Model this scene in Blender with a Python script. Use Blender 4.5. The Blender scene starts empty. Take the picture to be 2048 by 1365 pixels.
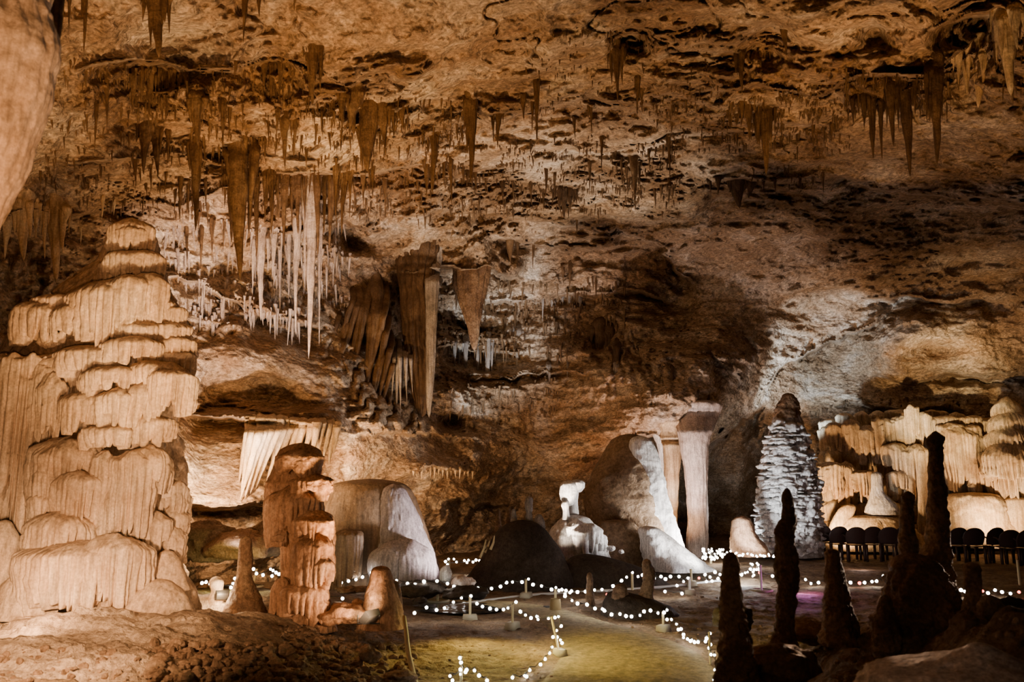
import bpy, math, random
import numpy as np
from mathutils import Vector, Matrix

random.seed(7)
RNG = np.random.default_rng(7)
scene = bpy.context.scene
COL = scene.collection
pi = math.pi
DEBUG = False

# ------------------------------------------------------------------ camera
FPX = 1593.0            # focal length in pixels of the 2048 x 1365 frame
CAMZ = 2.2
PITCH = math.radians(9.6)
CP, SP = math.cos(PITCH), math.sin(PITCH)

def ray(px, py):
    """direction (x, y, z) with y = 1 through a pixel (arrays allowed)"""
    px = np.asarray(px, float); py = np.asarray(py, float)
    a = (px - 1024.0) / FPX; b = -(py - 682.5) / FPX
    y = CP - b * SP; z = SP + b * CP
    return a / y, np.ones_like(a / y), z / y

def P(px, py, Y):
    """world point seen at a pixel, at distance Y along the cave"""
    x, _, z = ray(px, py)
    Y = np.asarray(Y, float)
    return np.stack(np.broadcast_arrays(x * Y, Y, CAMZ + z * Y), -1)

def mpp(py, Y):
    """metres per pixel at pixel row py and distance Y"""
    b = -(np.asarray(py, float) - 682.5) / FPX
    return Y / (CP - b * SP) / FPX

def sstep(a, b, x):
    t = np.clip((x - a) / (b - a), 0, 1)
    return t * t * (3 - 2 * t)

# ------------------------------------------------------------------ noise
PERM = np.random.default_rng(3).permutation(256)
PERM = np.concatenate([PERM, PERM, PERM]).astype(np.int32)
G3 = np.random.default_rng(4).normal(size=(256, 3)).astype(np.float32)
G3 /= np.linalg.norm(G3, axis=1, keepdims=True)
R3 = np.random.default_rng(5).random((256, 3)).astype(np.float32)

def pn(p):
    """gradient noise, about -1..1"""
    p = np.asarray(p, np.float32)
    sh = p.shape[:-1]; p = p.reshape(-1, 3)
    i = np.floor(p); f = p - i; i = i.astype(np.int64) & 255
    u = f * f * f * (f * (f * 6 - 15) + 10)
    out = 0
    for dx in (0, 1):
        wx = u[:, 0] if dx else 1 - u[:, 0]
        a = PERM[(i[:, 0] + dx) & 255]
        for dy in (0, 1):
            wy = u[:, 1] if dy else 1 - u[:, 1]
            b = PERM[(a + i[:, 1] + dy) & 255]
            for dz in (0, 1):
                wz = u[:, 2] if dz else 1 - u[:, 2]
                h = PERM[(b + i[:, 2] + dz) & 255]
                g = G3[h]
                d = g[:, 0] * (f[:, 0] - dx) + g[:, 1] * (f[:, 1] - dy) + g[:, 2] * (f[:, 2] - dz)
                out = out + wx * wy * wz * d
    return (out * 1.5).reshape(sh)

def fbm(p, o=4, gain=0.5, lac=2.03):
    p = np.asarray(p, np.float32); s = 0; a = 1.0; t = 0
    for k in range(o):
        s = s + a * pn(p + 17.3 * k); t += a; a *= gain; p = p * lac
    return s / t * 1.4

def ridge(p, o=4, gain=0.5):
    p = np.asarray(p, np.float32); s = 0; a = 1.0; t = 0
    for k in range(o):
        s = s + a * (1 - 2 * np.abs(pn(p + 9.1 * k))); t += a; a *= gain; p = p * 2.03
    return s / t

def worley(p):
    p = np.asarray(p, np.float32)
    sh = p.shape[:-1]; p = p.reshape(-1, 3)
    i = np.floor(p).astype(np.int64); f = p - i
    d1 = np.full(len(p), 9.0, np.float32)
    for dx in (-1, 0, 1):
        for dy in (-1, 0, 1):
            for dz in (-1, 0, 1):
                h = PERM[PERM[PERM[(i[:, 0] + dx) & 255] + ((i[:, 1] + dy) & 255)] + ((i[:, 2] + dz) & 255)]
                q = R3[h] + np.array([dx, dy, dz], np.float32) - f
                d1 = np.minimum(d1, (q * q).sum(1))
    return np.sqrt(d1).reshape(sh)

# ------------------------------------------------------------------ mesh helpers
def gridf(nr, nc, wrap=False):
    r = np.arange(nr - 1)[:, None]; c = np.arange(nc if wrap else nc - 1)[None, :]
    c2 = (c + 1) % nc
    f = np.stack([r * nc + c, r * nc + c2, (r + 1) * nc + c2, (r + 1) * nc + c], -1)
    return f.reshape(-1, 4)

def mesh_np(name, V, F, mat, smooth=True):
    V = np.asarray(V, np.float32).reshape(-1, 3); F = np.asarray(F, np.int32)
    me = bpy.data.meshes.new(name)
    k = F.shape[1]
    me.vertices.add(len(V)); me.vertices.foreach_set('co', V.ravel())
    me.loops.add(F.size); me.loops.foreach_set('vertex_index', F.ravel())
    me.polygons.add(len(F))
    me.polygons.foreach_set('loop_start', np.arange(0, F.size, k, dtype=np.int32))
    me.polygons.foreach_set('loop_total', np.full(len(F), k, np.int32))
    me.polygons.foreach_set('use_smooth', np.full(len(F), smooth, bool))
    me.update(calc_edges=True); me.validate()
    if mat: me.materials.append(mat)
    return me

def obj(name, V, F, mat, parent=None, origin=None, smooth=True):
    """one mesh object; V in world coordinates, origin = where its base stands"""
    V = np.asarray(V, float).reshape(-1, 3)
    if parent is not None:
        o3 = np.array(WORLD[parent.name]) if origin is None else np.array(origin)
    else:
        o3 = np.zeros(3) if origin is None else np.array(origin, float)
    me = mesh_np(name, V - o3, F, mat, smooth)
    o = bpy.data.objects.new(name, me); COL.objects.link(o)
    WORLD[o.name] = tuple(o3)
    if parent is not None:
        o.parent = parent
        o.location = Vector(o3) - Vector(WORLD[parent.name])
    else:
        o.location = o3
    return o
WORLD = {}

def empty(name, loc):
    o = bpy.data.objects.new(name, None); COL.objects.link(o)
    o.location = loc; o.empty_display_size = .1
    WORLD[o.name] = tuple(loc)
    return o

def tag(o, label=None, cat=None, group=None, kind=None):
    if label: o['label'] = label
    if cat: o['category'] = cat
    if group: o['group'] = group
    if kind: o['kind'] = kind
    return o

class MB:
    """collects quads / tris into one mesh"""
    def __init__(s): s.v = []; s.f = []; s.n = 0
    def add(s, V, F):
        V = np.asarray(V, float).reshape(-1, 3); F = np.asarray(F)
        s.v.append(V); s.f.append(F + s.n); s.n += len(V)
    def box(s, c, d, rz=0.0, taper=1.0):
        c = np.array(c, float); hx, hy, hz = np.array(d) / 2.0
        q = np.array([[-hx, -hy, -hz], [hx, -hy, -hz], [hx, hy, -hz], [-hx, hy, -hz],
                      [-hx * taper, -hy * taper, hz], [hx * taper, -hy * taper, hz], [hx * taper, hy * taper, hz], [-hx * taper, hy * taper, hz]])
        cr, sr = math.cos(rz), math.sin(rz)
        q = np.stack([q[:, 0] * cr - q[:, 1] * sr, q[:, 0] * sr + q[:, 1] * cr, q[:, 2]], 1) + c
        s.add(q, [[0, 3, 2, 1], [4, 5, 6, 7], [0, 1, 5, 4], [1, 2, 6, 5], [2, 3, 7, 6], [3, 0, 4, 7]])
    def tube(s, pts, r, na=6, cap=True):
        pts = np.asarray(pts, float); n = len(pts)
        r = np.broadcast_to(np.asarray(r, float), (n,))
        T = np.gradient(pts, axis=0); T /= np.linalg.norm(T, axis=1, keepdims=True) + 1e-9
        ref = np.where(np.abs(T[:, 2:3]) > .9, np.array([[1., 0, 0]]), np.array([[0., 0, 1]]))
        A = np.cross(T, ref); A /= np.linalg.norm(A, axis=1, keepdims=True) + 1e-9
        B = np.cross(T, A)
        th = np.linspace(0, 2 * pi, na, endpoint=False)
        V = pts[:, None] + r[:, None, None] * (np.cos(th)[None, :, None] * A[:, None] + np.sin(th)[None, :, None] * B[:, None])
        V = V.reshape(-1, 3); F = gridf(n, na, True)
        if cap:
            V = np.concatenate([V, pts[:1], pts[-1:]]); k = n * na
            j = np.arange(na); j2 = (j + 1) % na
            F = np.concatenate([F, np.stack([np.full(na, k), j2, j, j], 1), np.stack([np.full(na, k + 1), (n - 1) * na + j, (n - 1) * na + j2, (n - 1) * na + j2], 1)])
        s.add(V, F)
    def build(s, name, mat, parent=None, origin=None, smooth=True):
        me_f = np.concatenate(s.f)
        return obj(name, np.concatenate(s.v), me_f, mat, parent, origin, smooth)
# ------------------------------------------------------------------ materials
def nodes(name):
    m = bpy.data.materials.new(name); m.use_nodes = True
    nt = m.node_tree; nt.nodes.clear()
    out = nt.nodes.new('ShaderNodeOutputMaterial')
    b = nt.nodes.new('ShaderNodeBsdfPrincipled')
    nt.links.new(b.outputs[0], out.inputs[0])
    return m, nt, b

def rock(name, c_dark, c_mid, c_light, scale=1.0, rough=0.8, bump=0.5, spec=0.25, fine=30.0, streak=False, zs=1.0, mid=0.5, spread=0.22, pits=0.0, crust=None, grain=34.0, gamp=.3):
    m, nt, b = nodes(name); N = nt.nodes.new; L = nt.links.new
    geo = N('ShaderNodeNewGeometry')
    mp = N('ShaderNodeMapping'); mp.inputs['Scale'].default_value = (1, 1, zs)
    L(geo.outputs['Position'], mp.inputs['Vector'])
    n1 = N('ShaderNodeTexNoise'); n1.inputs['Scale'].default_value = 0.55 * scale; n1.inputs['Detail'].default_value = 5; n1.inputs['Roughness'].default_value = .68
    n1.inputs['Distortion'].default_value = .6
    L(mp.outputs[0], n1.inputs['Vector'])
    cr = N('ShaderNodeValToRGB')
    e = cr.color_ramp.elements
    e[0].position = mid - spread; e[0].color = (*c_dark, 1)
    e[1].position = mid + spread; e[1].color = (*c_light, 1)
    k = e.new(mid); k.color = (*c_mid, 1)
    L(n1.outputs['Fac'], cr.inputs['Fac'])
    col = cr.outputs['Color']
    if crust:                                               # popcorn crust, where the mesh carries it
        at = N('ShaderNodeAttribute'); at.attribute_name = 'crust'
        mc = N('ShaderNodeMix'); mc.data_type = 'RGBA'
        L(at.outputs['Fac'], mc.inputs['Factor']); L(col, mc.inputs[6]); mc.inputs[7].default_value = (*crust, 1); col = mc.outputs[2]
    n2 = N('ShaderNodeTexNoise'); n2.inputs['Scale'].default_value = 7 * scale; n2.inputs['Detail'].default_value = 3; n2.inputs['Roughness'].default_value = .7
    if streak:
        ms = N('ShaderNodeMapping'); ms.inputs['Scale'].default_value = (1.6, 1.6, .09)
        L(geo.outputs['Position'], ms.inputs['Vector']); L(ms.outputs[0], n2.inputs['Vector'])
    else:
        L(mp.outputs[0], n2.inputs['Vector'])
    mr = N('ShaderNodeMapRange'); mr.inputs['From Min'].default_value = .3; mr.inputs['From Max'].default_value = .7
    mr.inputs['To Min'].default_value = .5; mr.inputs['To Max'].default_value = 1.25
    L(n2.outputs['Fac'], mr.inputs['Value'])
    mul = N('ShaderNodeMix'); mul.data_type = 'RGBA'; mul.blend_type = 'MULTIPLY'; mul.inputs['Factor'].default_value = 1
    L(col, mul.inputs[6]); L(mr.outputs[0], mul.inputs[7])
    n5 = N('ShaderNodeTexNoise'); n5.inputs['Scale'].default_value = grain; n5.inputs['Detail'].default_value = 3; n5.inputs['Roughness'].default_value = .7
    L(mp.outputs[0], n5.inputs['Vector'])
    m5 = N('ShaderNodeMapRange'); m5.inputs['From Min'].default_value = .32; m5.inputs['From Max'].default_value = .68; m5.inputs['To Min'].default_value = 1 - gamp; m5.inputs['To Max'].default_value = 1 + gamp * .6
    L(n5.outputs['Fac'], m5.inputs['Value'])
    mu2 = N('ShaderNodeMix'); mu2.data_type = 'RGBA'; mu2.blend_type = 'MULTIPLY'; mu2.inputs['Factor'].default_value = 1
    L(mul.outputs[2], mu2.inputs[6]); L(m5.outputs[0], mu2.inputs[7]); L(mu2.outputs[2], b.inputs['Base Color'])
    b.inputs['Roughness'].default_value = rough
    b.inputs['Specular IOR Level'].default_value = spec
    n3 = N('ShaderNodeTexNoise'); n3.inputs['Scale'].default_value = fine; n3.inputs['Detail'].default_value = 3; n3.inputs['Roughness'].default_value = .75
    L(mp.outputs[0], n3.inputs['Vector'])
    n4 = N('ShaderNodeTexNoise'); n4.inputs['Scale'].default_value = fine * .22; n4.inputs['Detail'].default_value = 2
    L(mp.outputs[0], n4.inputs['Vector'])
    ad = N('ShaderNodeMath'); ad.operation = 'MULTIPLY_ADD'; ad.inputs[1].default_value = .35
    L(n3.outputs['Fac'], ad.inputs[0]); L(n4.outputs['Fac'], ad.inputs[2])
    hgt = ad.outputs[0]
    if pits:
        vo = N('ShaderNodeTexVoronoi'); vo.inputs['Scale'].default_value = fine * .3
        L(mp.outputs[0], vo.inputs['Vector'])
        a2 = N('ShaderNodeMath'); a2.operation = 'MULTIPLY_ADD'; a2.inputs[1].default_value = pits
        L(vo.outputs['Distance'], a2.inputs[0]); L(hgt, a2.inputs[2]); hgt = a2.outputs[0]
    bp = N('ShaderNodeBump'); bp.inputs['Strength'].default_value = bump; bp.inputs['Distance'].default_value = .35 / fine * 6
    L(hgt, bp.inputs['Height']); L(bp.outputs[0], b.inputs['Normal'])
    return m

def plain(name, c, rough=.6, metal=0, emit=None, es=0, spec=.3):
    m, nt, b = nodes(name)
    n = nt.nodes.new('ShaderNodeTexNoise'); n.inputs['Scale'].default_value = 12; n.inputs['Detail'].default_value = 4
    r = nt.nodes.new('ShaderNodeMapRange'); r.inputs['To Min'].default_value = .8; r.inputs['To Max'].default_value = 1.15
    nt.links.new(n.outputs['Fac'], r.inputs['Value'])
    mx = nt.nodes.new('ShaderNodeMix'); mx.data_type = 'RGBA'; mx.blend_type = 'MULTIPLY'; mx.inputs['Factor'].default_value = 1
    mx.inputs[6].default_value = (*c, 1); nt.links.new(r.outputs[0], mx.inputs[7])
    nt.links.new(mx.outputs[2], b.inputs['Base Color'])
    b.inputs['Roughness'].default_value = rough; b.inputs['Metallic'].default_value = metal
    b.inputs['Specular IOR Level'].default_value = spec
    if emit:
        b.inputs['Emission Color'].default_value = (*emit, 1); b.inputs['Emission Strength'].default_value = es
    return m

M = {}
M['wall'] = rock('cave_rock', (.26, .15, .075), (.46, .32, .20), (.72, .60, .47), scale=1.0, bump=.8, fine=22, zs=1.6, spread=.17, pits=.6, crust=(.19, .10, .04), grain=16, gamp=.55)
M['floor'] = rock('ground_rock', (.09, .055, .03), (.20, .13, .075), (.34, .24, .14), scale=2.2, bump=1.0, fine=24, spread=.2, crust=(.60, .46, .33))
M['path'] = rock('path_earth', (.16, .12, .06), (.26, .20, .10), (.36, .29, .16), scale=1.6, bump=.35, fine=30, spread=.25)
M['cream'] = rock('cream_flowstone', (.40, .25, .14), (.68, .50, .34), (.82, .68, .52), scale=1.6, bump=.28, fine=26, rough=.62, spec=.35, streak=True, spread=.26)
M['amber'] = rock('amber_flowstone', (.42, .25, .12), (.68, .50, .30), (.84, .72, .54), scale=1.3, bump=.3, fine=18, rough=.6, streak=True, spread=.2)
M['rust'] = rock('rust_flowstone', (.20, .10, .05), (.40, .22, .12), (.56, .36, .22), scale=2.2, bump=.5, fine=26, rough=.7, streak=True)
M['brown'] = rock('brown_stalactite_stone', (.075, .04, .018), (.165, .095, .046), (.29, .19, .105), scale=2.5, bump=.5, fine=30, rough=.6, streak=True)
M['pale'] = rock('pale_stalactite_stone', (.36, .27, .22), (.58, .47, .40), (.74, .64, .56), scale=2.5, bump=.45, fine=30, rough=.6, streak=True)
M['grey'] = rock('grey_drapery_stone', (.16, .14, .12), (.36, .31, .27), (.52, .47, .43), scale=2, bump=.5, fine=24, streak=True)
M['white'] = rock('white_calcite', (.50, .46, .42), (.74, .71, .68), (.86, .84, .82), scale=2.2, bump=.35, fine=22, rough=.55, streak=True)
M['lilac'] = rock('dome_lit_flowstone', (.30, .24, .24), (.46, .39, .39), (.60, .53, .52), scale=1.8, bump=.3, fine=22, rough=.55, streak=True)  # dome stone with the light from the right put into its colour
M['dome'] = rock('brown_dome_stone', (.12, .07, .035), (.24, .155, .09), (.38, .28, .19), scale=1.6, bump=.3, fine=22, rough=.5, spec=.4, streak=True)
M['cone'] = rock('brown_cone_stone', (.12, .07, .035), (.25, .16, .09), (.40, .28, .18), scale=1.8, bump=.5, fine=16, rough=.6)
M['dark'] = rock('dark_stalagmite_stone', (.10, .055, .03), (.22, .13, .07), (.36, .24, .14), scale=3, bump=.7, fine=26, rough=.65)
M['mound'] = rock('dark_mound_rock', (.025, .018, .013), (.05, .036, .026), (.09, .067, .05), scale=2, bump=.5, fine=16)
M['umber'] = rock('umber_stalactite_stone', (.04, .022, .011), (.10, .056, .028), (.18, .11, .06), scale=2.5, bump=.5, fine=30, rough=.6, streak=True)
M['rubble'] = rock('rubble_stone', (.12, .07, .04), (.28, .18, .11), (.44, .32, .21), scale=4, bump=.5, fine=30)
M['stump'] = plain('weathered_wood', (.30, .22, .11), .8)
M['concrete'] = plain('concrete_block', (.34, .30, .22), .9)
M['pole'] = plain('pole_wood', (.55, .46, .26), .7)
M['cable'] = plain('dark_cable', (.03, .03, .025), .6)
M['hose'] = plain('pale_hose', (.55, .53, .50), .6)
M['chair'] = plain('brown_plastic', (.055, .032, .028), .45, spec=.4)
M['bulb'] = plain('bulb_glow', (.9, .9, .9), .4, emit=(1, .95, .86), es=26)
M['bulb_red'] = plain('red_bulb_glow', (.8, .1, .05), .4, emit=(1, .10, .05), es=9)
M['cap'] = plain('bulb_socket', (.05, .05, .05), .5)
M['metal'] = plain('lamp_metal', (.08, .08, .08), .4, .6)
M['lens'] = plain('lamp_lens', (.9, .8, .6), .3, emit=(1, .72, .42), es=22)
m, nt, b = nodes('puddle_water')
b.inputs['Base Color'].default_value = (.03, .035, .04, 1); b.inputs['Roughness'].default_value = .12; b.inputs['Specular IOR Level'].default_value = .8
nz = nt.nodes.new('ShaderNodeTexNoise'); nz.inputs['Scale'].default_value = 9
bp = nt.nodes.new('ShaderNodeBump'); bp.inputs['Strength'].default_value = .25; bp.inputs['Distance'].default_value = .05
nt.links.new(nz.outputs['Fac'], bp.inputs['Height']); nt.links.new(bp.outputs[0], b.inputs['Normal'])
M['water'] = m
# ------------------------------------------------------------------ cave shell: ceiling and walls
CTRL = [
(-500,-500,5),(1024,-500,6.4),(2550,-500,6),
(-500,0,5.5),(-200,0,7),(0,0,8.6),(300,0,9.6),(700,0,10.3),(1024,0,10.6),(1400,0,10.6),(1750,0,10.3),(2048,0,9.6),(2500,0,7.5),
(-500,200,6.5),(-200,200,8.5),(0,200,10),(300,200,12),(600,200,12.6),(800,200,13.4),(1100,200,14.2),(1400,200,14.2),(1700,200,13.4),(2048,200,12.6),(2500,200,9.5),
(-200,350,10.5),(0,350,12),(300,350,14),(550,350,14.6),(750,350,16.6),(1000,350,18.2),(1300,350,18.2),(1600,350,17.4),(1850,350,16.6),(2048,380,16),(2500,350,12),
(-500,450,8),(0,450,13),(250,450,15),(500,450,16.4),(700,450,18.8),(1000,450,22),(1300,450,22.2),(1600,450,21.5),(1850,450,20.5),(2048,450,19.5),(2500,450,15),
(0,560,13.5),(250,560,15.5),(450,560,17.2),(650,560,19.8),(850,560,22.8),(1100,560,25.5),(1300,560,25.2),(1500,560,24.4),(1750,580,24),(2048,560,22.5),(2500,560,17),
(-500,700,9),(0,700,13.5),(300,700,16),(500,700,17.2),(700,700,20.3),(900,700,25),(1100,700,26),(1300,700,23.8),(1450,700,23.9),(1560,690,26),(1650,720,27.5),(1850,700,26),(2048,700,25),(2500,700,19),
(0,850,13),(300,850,15),(500,850,16),(650,850,17),(800,850,20.5),(1000,850,25),(1250,850,23.9),(1370,830,23.2),(1450,810,23.8),(1530,830,27.5),(1700,850,27),(2048,850,25.6),(2500,850,20),
(-500,1000,9),(0,1000,13),(350,1000,14.6),(550,1000,15.6),(750,980,19.5),(900,1000,21.8),(1050,1000,25),(1250,1000,25.5),(1450,1000,28.5),(1700,1000,26.5),(2048,1000,25),(2500,1000,20),
(0,1150,13),(400,1150,15.5),(700,1150,20),(1000,1150,25.5),(1450,1150,28.5),(1700,1150,26),(2048,1150,25),(2500,1150,20),
(-500,1300,9),(0,1300,13),(400,1300,15.5),(1000,1300,25.5),(1700,1300,26),(2500,1300,20),
]
C = np.array(CTRL, float)
cx, cy, cv = C[:, 0] / 400, C[:, 1] / 300, np.log(C[:, 2])
def tps(r2): return r2 * np.log(np.maximum(r2, 1e-12)) * .5
A_ = tps((cx[:, None] - cx) ** 2 + (cy[:, None] - cy) ** 2) + np.eye(len(C)) * .012
Pm = np.stack([np.ones_like(cx), cx, cy], 1)
K = np.block([[A_, Pm], [Pm.T, np.zeros((3, 3))]])
W_ = np.linalg.solve(K, np.concatenate([cv, np.zeros(3)]))

STEP = 2.6
gx = np.arange(-320, 2370, STEP); gy = np.arange(-330, 1180, STEP)
NX, NY = len(gx), len(gy)
GX, GY = np.meshgrid(gx, gy)
lx, ly = GX.ravel() / 400, GY.ravel() / 300
lg = W_[-3] + W_[-2] * lx + W_[-1] * ly
for k in range(len(C)):
    lg += W_[k] * tps((lx - cx[k]) ** 2 + (ly - cy[k]) ** 2)
D0 = np.exp(lg).reshape(NY, NX)

B0 = P(GX, GY, D0)
# domain wobble so that no feature follows a straight line
WX = GX + 14 * fbm(B0 * .8, 3) + 5 * pn(B0 * 3.1)
WY = GY + 14 * fbm(B0 * .8 + 40, 3) + 5 * pn(B0 * 3.1 + 50)

def ledge(pts, amt, fall=60, lip=.35, up=40):
    """rock steps back by amt metres right under the line; a lip bulges above it"""
    pts = np.array(pts, float)
    yl = np.interp(WX, pts[:, 0], pts[:, 1])
    t = WY - yl
    x0, x1 = pts[0, 0], pts[-1, 0]
    e = sstep(x0 - 5, x0 + .18 * (x1 - x0) + 10, WX) * (1 - sstep(x1 - .18 * (x1 - x0) - 10, x1 + 5, WX))
    under = np.where(t > 0, sstep(0, 9, t) * np.exp(-np.maximum(t, 0) / fall), 0)
    over = np.where(t <= 0, np.exp(np.minimum(t, 0) / up), np.exp(-t / 5))
    return e * (amt * under - lip * amt * over)

def blob(x, y, rx, ry, amt, rot=0, pw=2):
    c, s = math.cos(math.radians(rot)), math.sin(math.radians(rot))
    dx, dy = WX - x, WY - y
    u = (dx * c + dy * s) / rx; v = (-dx * s + dy * c) / ry
    return amt * np.exp(-(u * u + v * v) ** (pw / 2))

D = D0.copy()
# --- large forms of the vault
for l in [
    ([(150,130),(270,118),(380,135),(470,130),(560,112),(650,140),(700,180)], .5, 70),
    ([(60,300),(160,330),(300,310),(420,290),(520,300),(640,330),(760,350)], .45, 60),
    ([(-60,425),(60,420),(160,420),(280,400),(350,410),(440,385),(540,345)], .6, 60),
    ([(520,345),(620,340),(700,345),(790,335),(860,330)], 1.2, 80),
    ([(540,470),(620,455),(690,445),(740,450)], 1.3, 45),
    ([(790,440),(880,415),(960,420),(1080,430),(1200,455),(1280,470)], .5, 40),
    ([(960,455),(1010,475),(1100,492),(1180,492),(1260,485)], 1.1, 30),
    ([(1210,440),(1270,465),(1330,500),(1370,545),(1400,580)], 1.6, 60),
    ([(860,215),(960,235),(1060,215),(1160,190),(1300,210)], .5, 50),
    ([(1090,290),(1200,300),(1350,255),(1480,240),(1600,250),(1700,230)], .5, 50),
    ([(1290,275),(1360,262),(1460,260),(1540,262),(1640,275)], .6, 30),
    ([(1380,365),(1450,358),(1560,360),(1660,340)], .9, 60),
    ([(1640,335),(1720,360),(1800,378),(1900,390),(2060,405),(2200,410)], 1.5, 90),
    ([(1420,180),(1520,170),(1640,190),(1720,150),(1840,150),(1900,110),(1980,70)], .8, 50),
    ([(1690,215),(1760,200),(1830,170),(1890,130),(1960,100)], .5, 40),
    ([(1850,60),(1930,30),(2000,20)], 1.0, 60),
    ([(330,545),(400,560),(440,590),(500,625),(560,640)], .9, 50),
    ([(480,640),(540,628),(600,640),(660,650)], 1.1, 40),
    ([(770,545),(830,538),(900,532),(990,540),(1050,560)], 2.0, 60, .7),
    ([(860,600),(950,595),(1050,600),(1150,590),(1240,585),(1400,600)], 1.0, 40),
    ([(870,690),(930,700),(1000,705),(1060,700)], .8, 30),
    ([(900,750),(1000,755),(1100,745),(1200,750)], .5, 30),
    ([(340,830),(420,832),(500,836),(590,840),(660,850),(700,870)], 1.2, 400),
    ([(350,1010),(430,1015),(500,1005),(560,1020)], .9, 60),
    ([(700,870),(780,860),(860,865),(940,880)], .7, 300),
    ([(800,955),(860,935),(930,945),(950,960)], .8, 40),
    ([(880,1000),(960,1000),(1040,1020)], 1.0, 60),
    ([(1240,880),(1290,872),(1330,886),(1400,890),(1440,866),(1490,836),(1540,800)], 4.2, 500, .1),
    ([(1500,830),(1560,740),(1640,690),(1720,650),(1800,610)], .8, 60),
    ([(1640,795),(1720,800),(1800,815),(1880,822),(1940,830)], .7, 40),
    ([(1700,600),(1800,590),(1900,600),(2060,590)], .7, 50),
    ([(1720,740),(1820,760),(1900,745),(2000,755),(2100,740)], .6, 30),
    ([(1420,700),(1480,760),(1500,820)], .7, 60),
    ([(1250,650),(1300,720),(1340,790)], .5, 60),
]:
    D += ledge(*l)

for bl in [
    (905,848,26,20,1.6,0),(560,800,110,48,1.6,8),(420,800,70,60,1.1,-20),(500,700,60,60,-.4,30),
    (620,760,70,50,-.5,20),(1265,82,34,22,.9,0),(700,480,60,26,1.0,0),(870,560,40,30,.9,0),(885,640,38,26,1.0,0),
    (940,660,60,14,.9,0),(1200,690,40,40,.8,0),(1330,620,120,90,.8,0),(1230,940,60,40,1.2,0),(1000,985,90,50,1.0,0),
    (1960,60,70,50,1.3,-35),(1740,55,60,40,.6,0),(1540,95,40,30,.6,0),(1820,680,70,40,-.9,0),(1850,700,60,16,.8,0),(1780,690,60,50,-.7,0),
    (1950,690,80,50,-.8,0),(1950,755,90,14,.9,0),(330,150,70,40,.5,0),(420,190,60,40,-.4,0),(545,135,40,30,.5,0),(720,110,160,60,-.6,-25),
    (830,150,60,30,-.4,-40),(870,945,75,26,-1.0,0),(1170,890,60,50,-.7,0),(1440,900,50,110,1.0,0),(1180,560,90,24,-.5,0),(930,480,70,40,-.8,10),
    (1010,790,160,30,-.5,0),(1150,830,70,60,.5,0),(1550,700,60,40,.3,-45),(1730,600,260,50,.8,-8),(1350,420,120,40,-.4,10),(660,930,60,60,.4,0),
    (430,310,24,14,.8,0),(230,300,60,40,-.35,0),(780,900,70,40,-.4,0),(1320,830,60,40,-.6,0),
]:
    D += blob(*bl)

Bp = P(GX, GY, D)
du = np.gradient(Bp, axis=1); dv = np.gradient(Bp, axis=0)
Nn = np.cross(du, dv); Nn /= np.linalg.norm(Nn, axis=2, keepdims=True) + 1e-9
vd = Bp - np.array([0, 0, CAMZ]); vl = np.linalg.norm(vd, axis=2, keepdims=True); vd = vd / vl
cosi = np.abs((Nn * vd).sum(2))
# world-space relief, as metres along the surface normal
wz = Bp * np.array([1, 1, 1.9])
rel = .34 * fbm(wz * .42, 3) + .20 * ridge(wz * .9 + 5, 3)
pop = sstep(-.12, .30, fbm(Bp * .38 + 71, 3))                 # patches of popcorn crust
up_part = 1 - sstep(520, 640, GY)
wl = worley(Bp * 3.0 + 1.5 * fbm(Bp * 1.3, 2)[..., None])
rel += (.22 * (.55 - wl)) * pop * (.25 + .75 * up_part)
wl2 = worley(Bp * 7.5)
rel += (.10 * (.5 - wl2)) * pop * (.3 + .7 * up_part)
strata = fbm(Bp * np.array([.5, .5, 5.0]) + 3, 3)
rel += .10 * strata * (1 - .6 * pop)
rel += .055 * fbm(Bp * 3.4, 4, .6)
crk = np.abs(fbm(wz * np.array([.5, .5, 1.6]) + 31, 3)); rel -= .10 * np.exp(-(crk / .012) ** 2) * sstep(.1, .4, fbm(Bp * .3 + 9, 2))
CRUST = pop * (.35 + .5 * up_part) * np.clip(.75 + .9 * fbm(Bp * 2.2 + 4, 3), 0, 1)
calm = np.ones_like(GX)
for (x, y, rx, ry, a) in [(430, 930, 110, 80, .75), (800, 910, 130, 50, .75), (1700, 790, 300, 60, .55), (720, 60, 260, 70, .4), (1850, 300, 200, 80, .6), (540, 720, 130, 60, .7), (1450, 920, 60, 120, .8), (1330, 850, 60, 40, .6), (1830, 680, 240, 80, .5)]:
    calm *= 1 - a * np.exp(-((GX - x) / rx) ** 4 - ((GY - y) / ry) ** 4)
rel *= calm
# fluted curtains running down the walls, by zone (px, py, rx, ry, amount, flutes per metre)
for (x, y, rx, ry, a, fr, sl) in [(770, 780, 90, 90, .30, 3.2, -.35), (1000, 650, 170, 60, .16, 4.5, 0), (960, 820, 150, 40, .14, 5, 0), (600, 560, 110, 70, .16, 4.5, 0),
        (700, 620, 60, 120, .22, 4, -.1), (1240, 740, 90, 80, .2, 3, .1), (420, 620, 80, 60, .2, 4, 0), (1000, 920, 90, 40, .1, 5, 0), (1700, 960, 80, 60, .12, 4.5, 0),
        (1880, 900, 180, 80, .12, 4.5, 0), (700, 400, 160, 60, .12, 5, 0), (1330, 780, 60, 50, .15, 3, .3)]:
    m_ = np.exp(-((WX - x) / rx) ** 4 - ((WY - y) / ry) ** 4)
    ph = Bp[..., 0] * fr + sl * Bp[..., 2] * fr + 1.2 * fbm(Bp * .9 + 13, 2)
    rel += a * m_ * (np.abs(np.sin(pi * ph)) ** .6 - .5) * (.6 + .8 * pn(Bp * np.array([fr * .6, fr * .6, .4])))
CRUST = CRUST * calm
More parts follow.
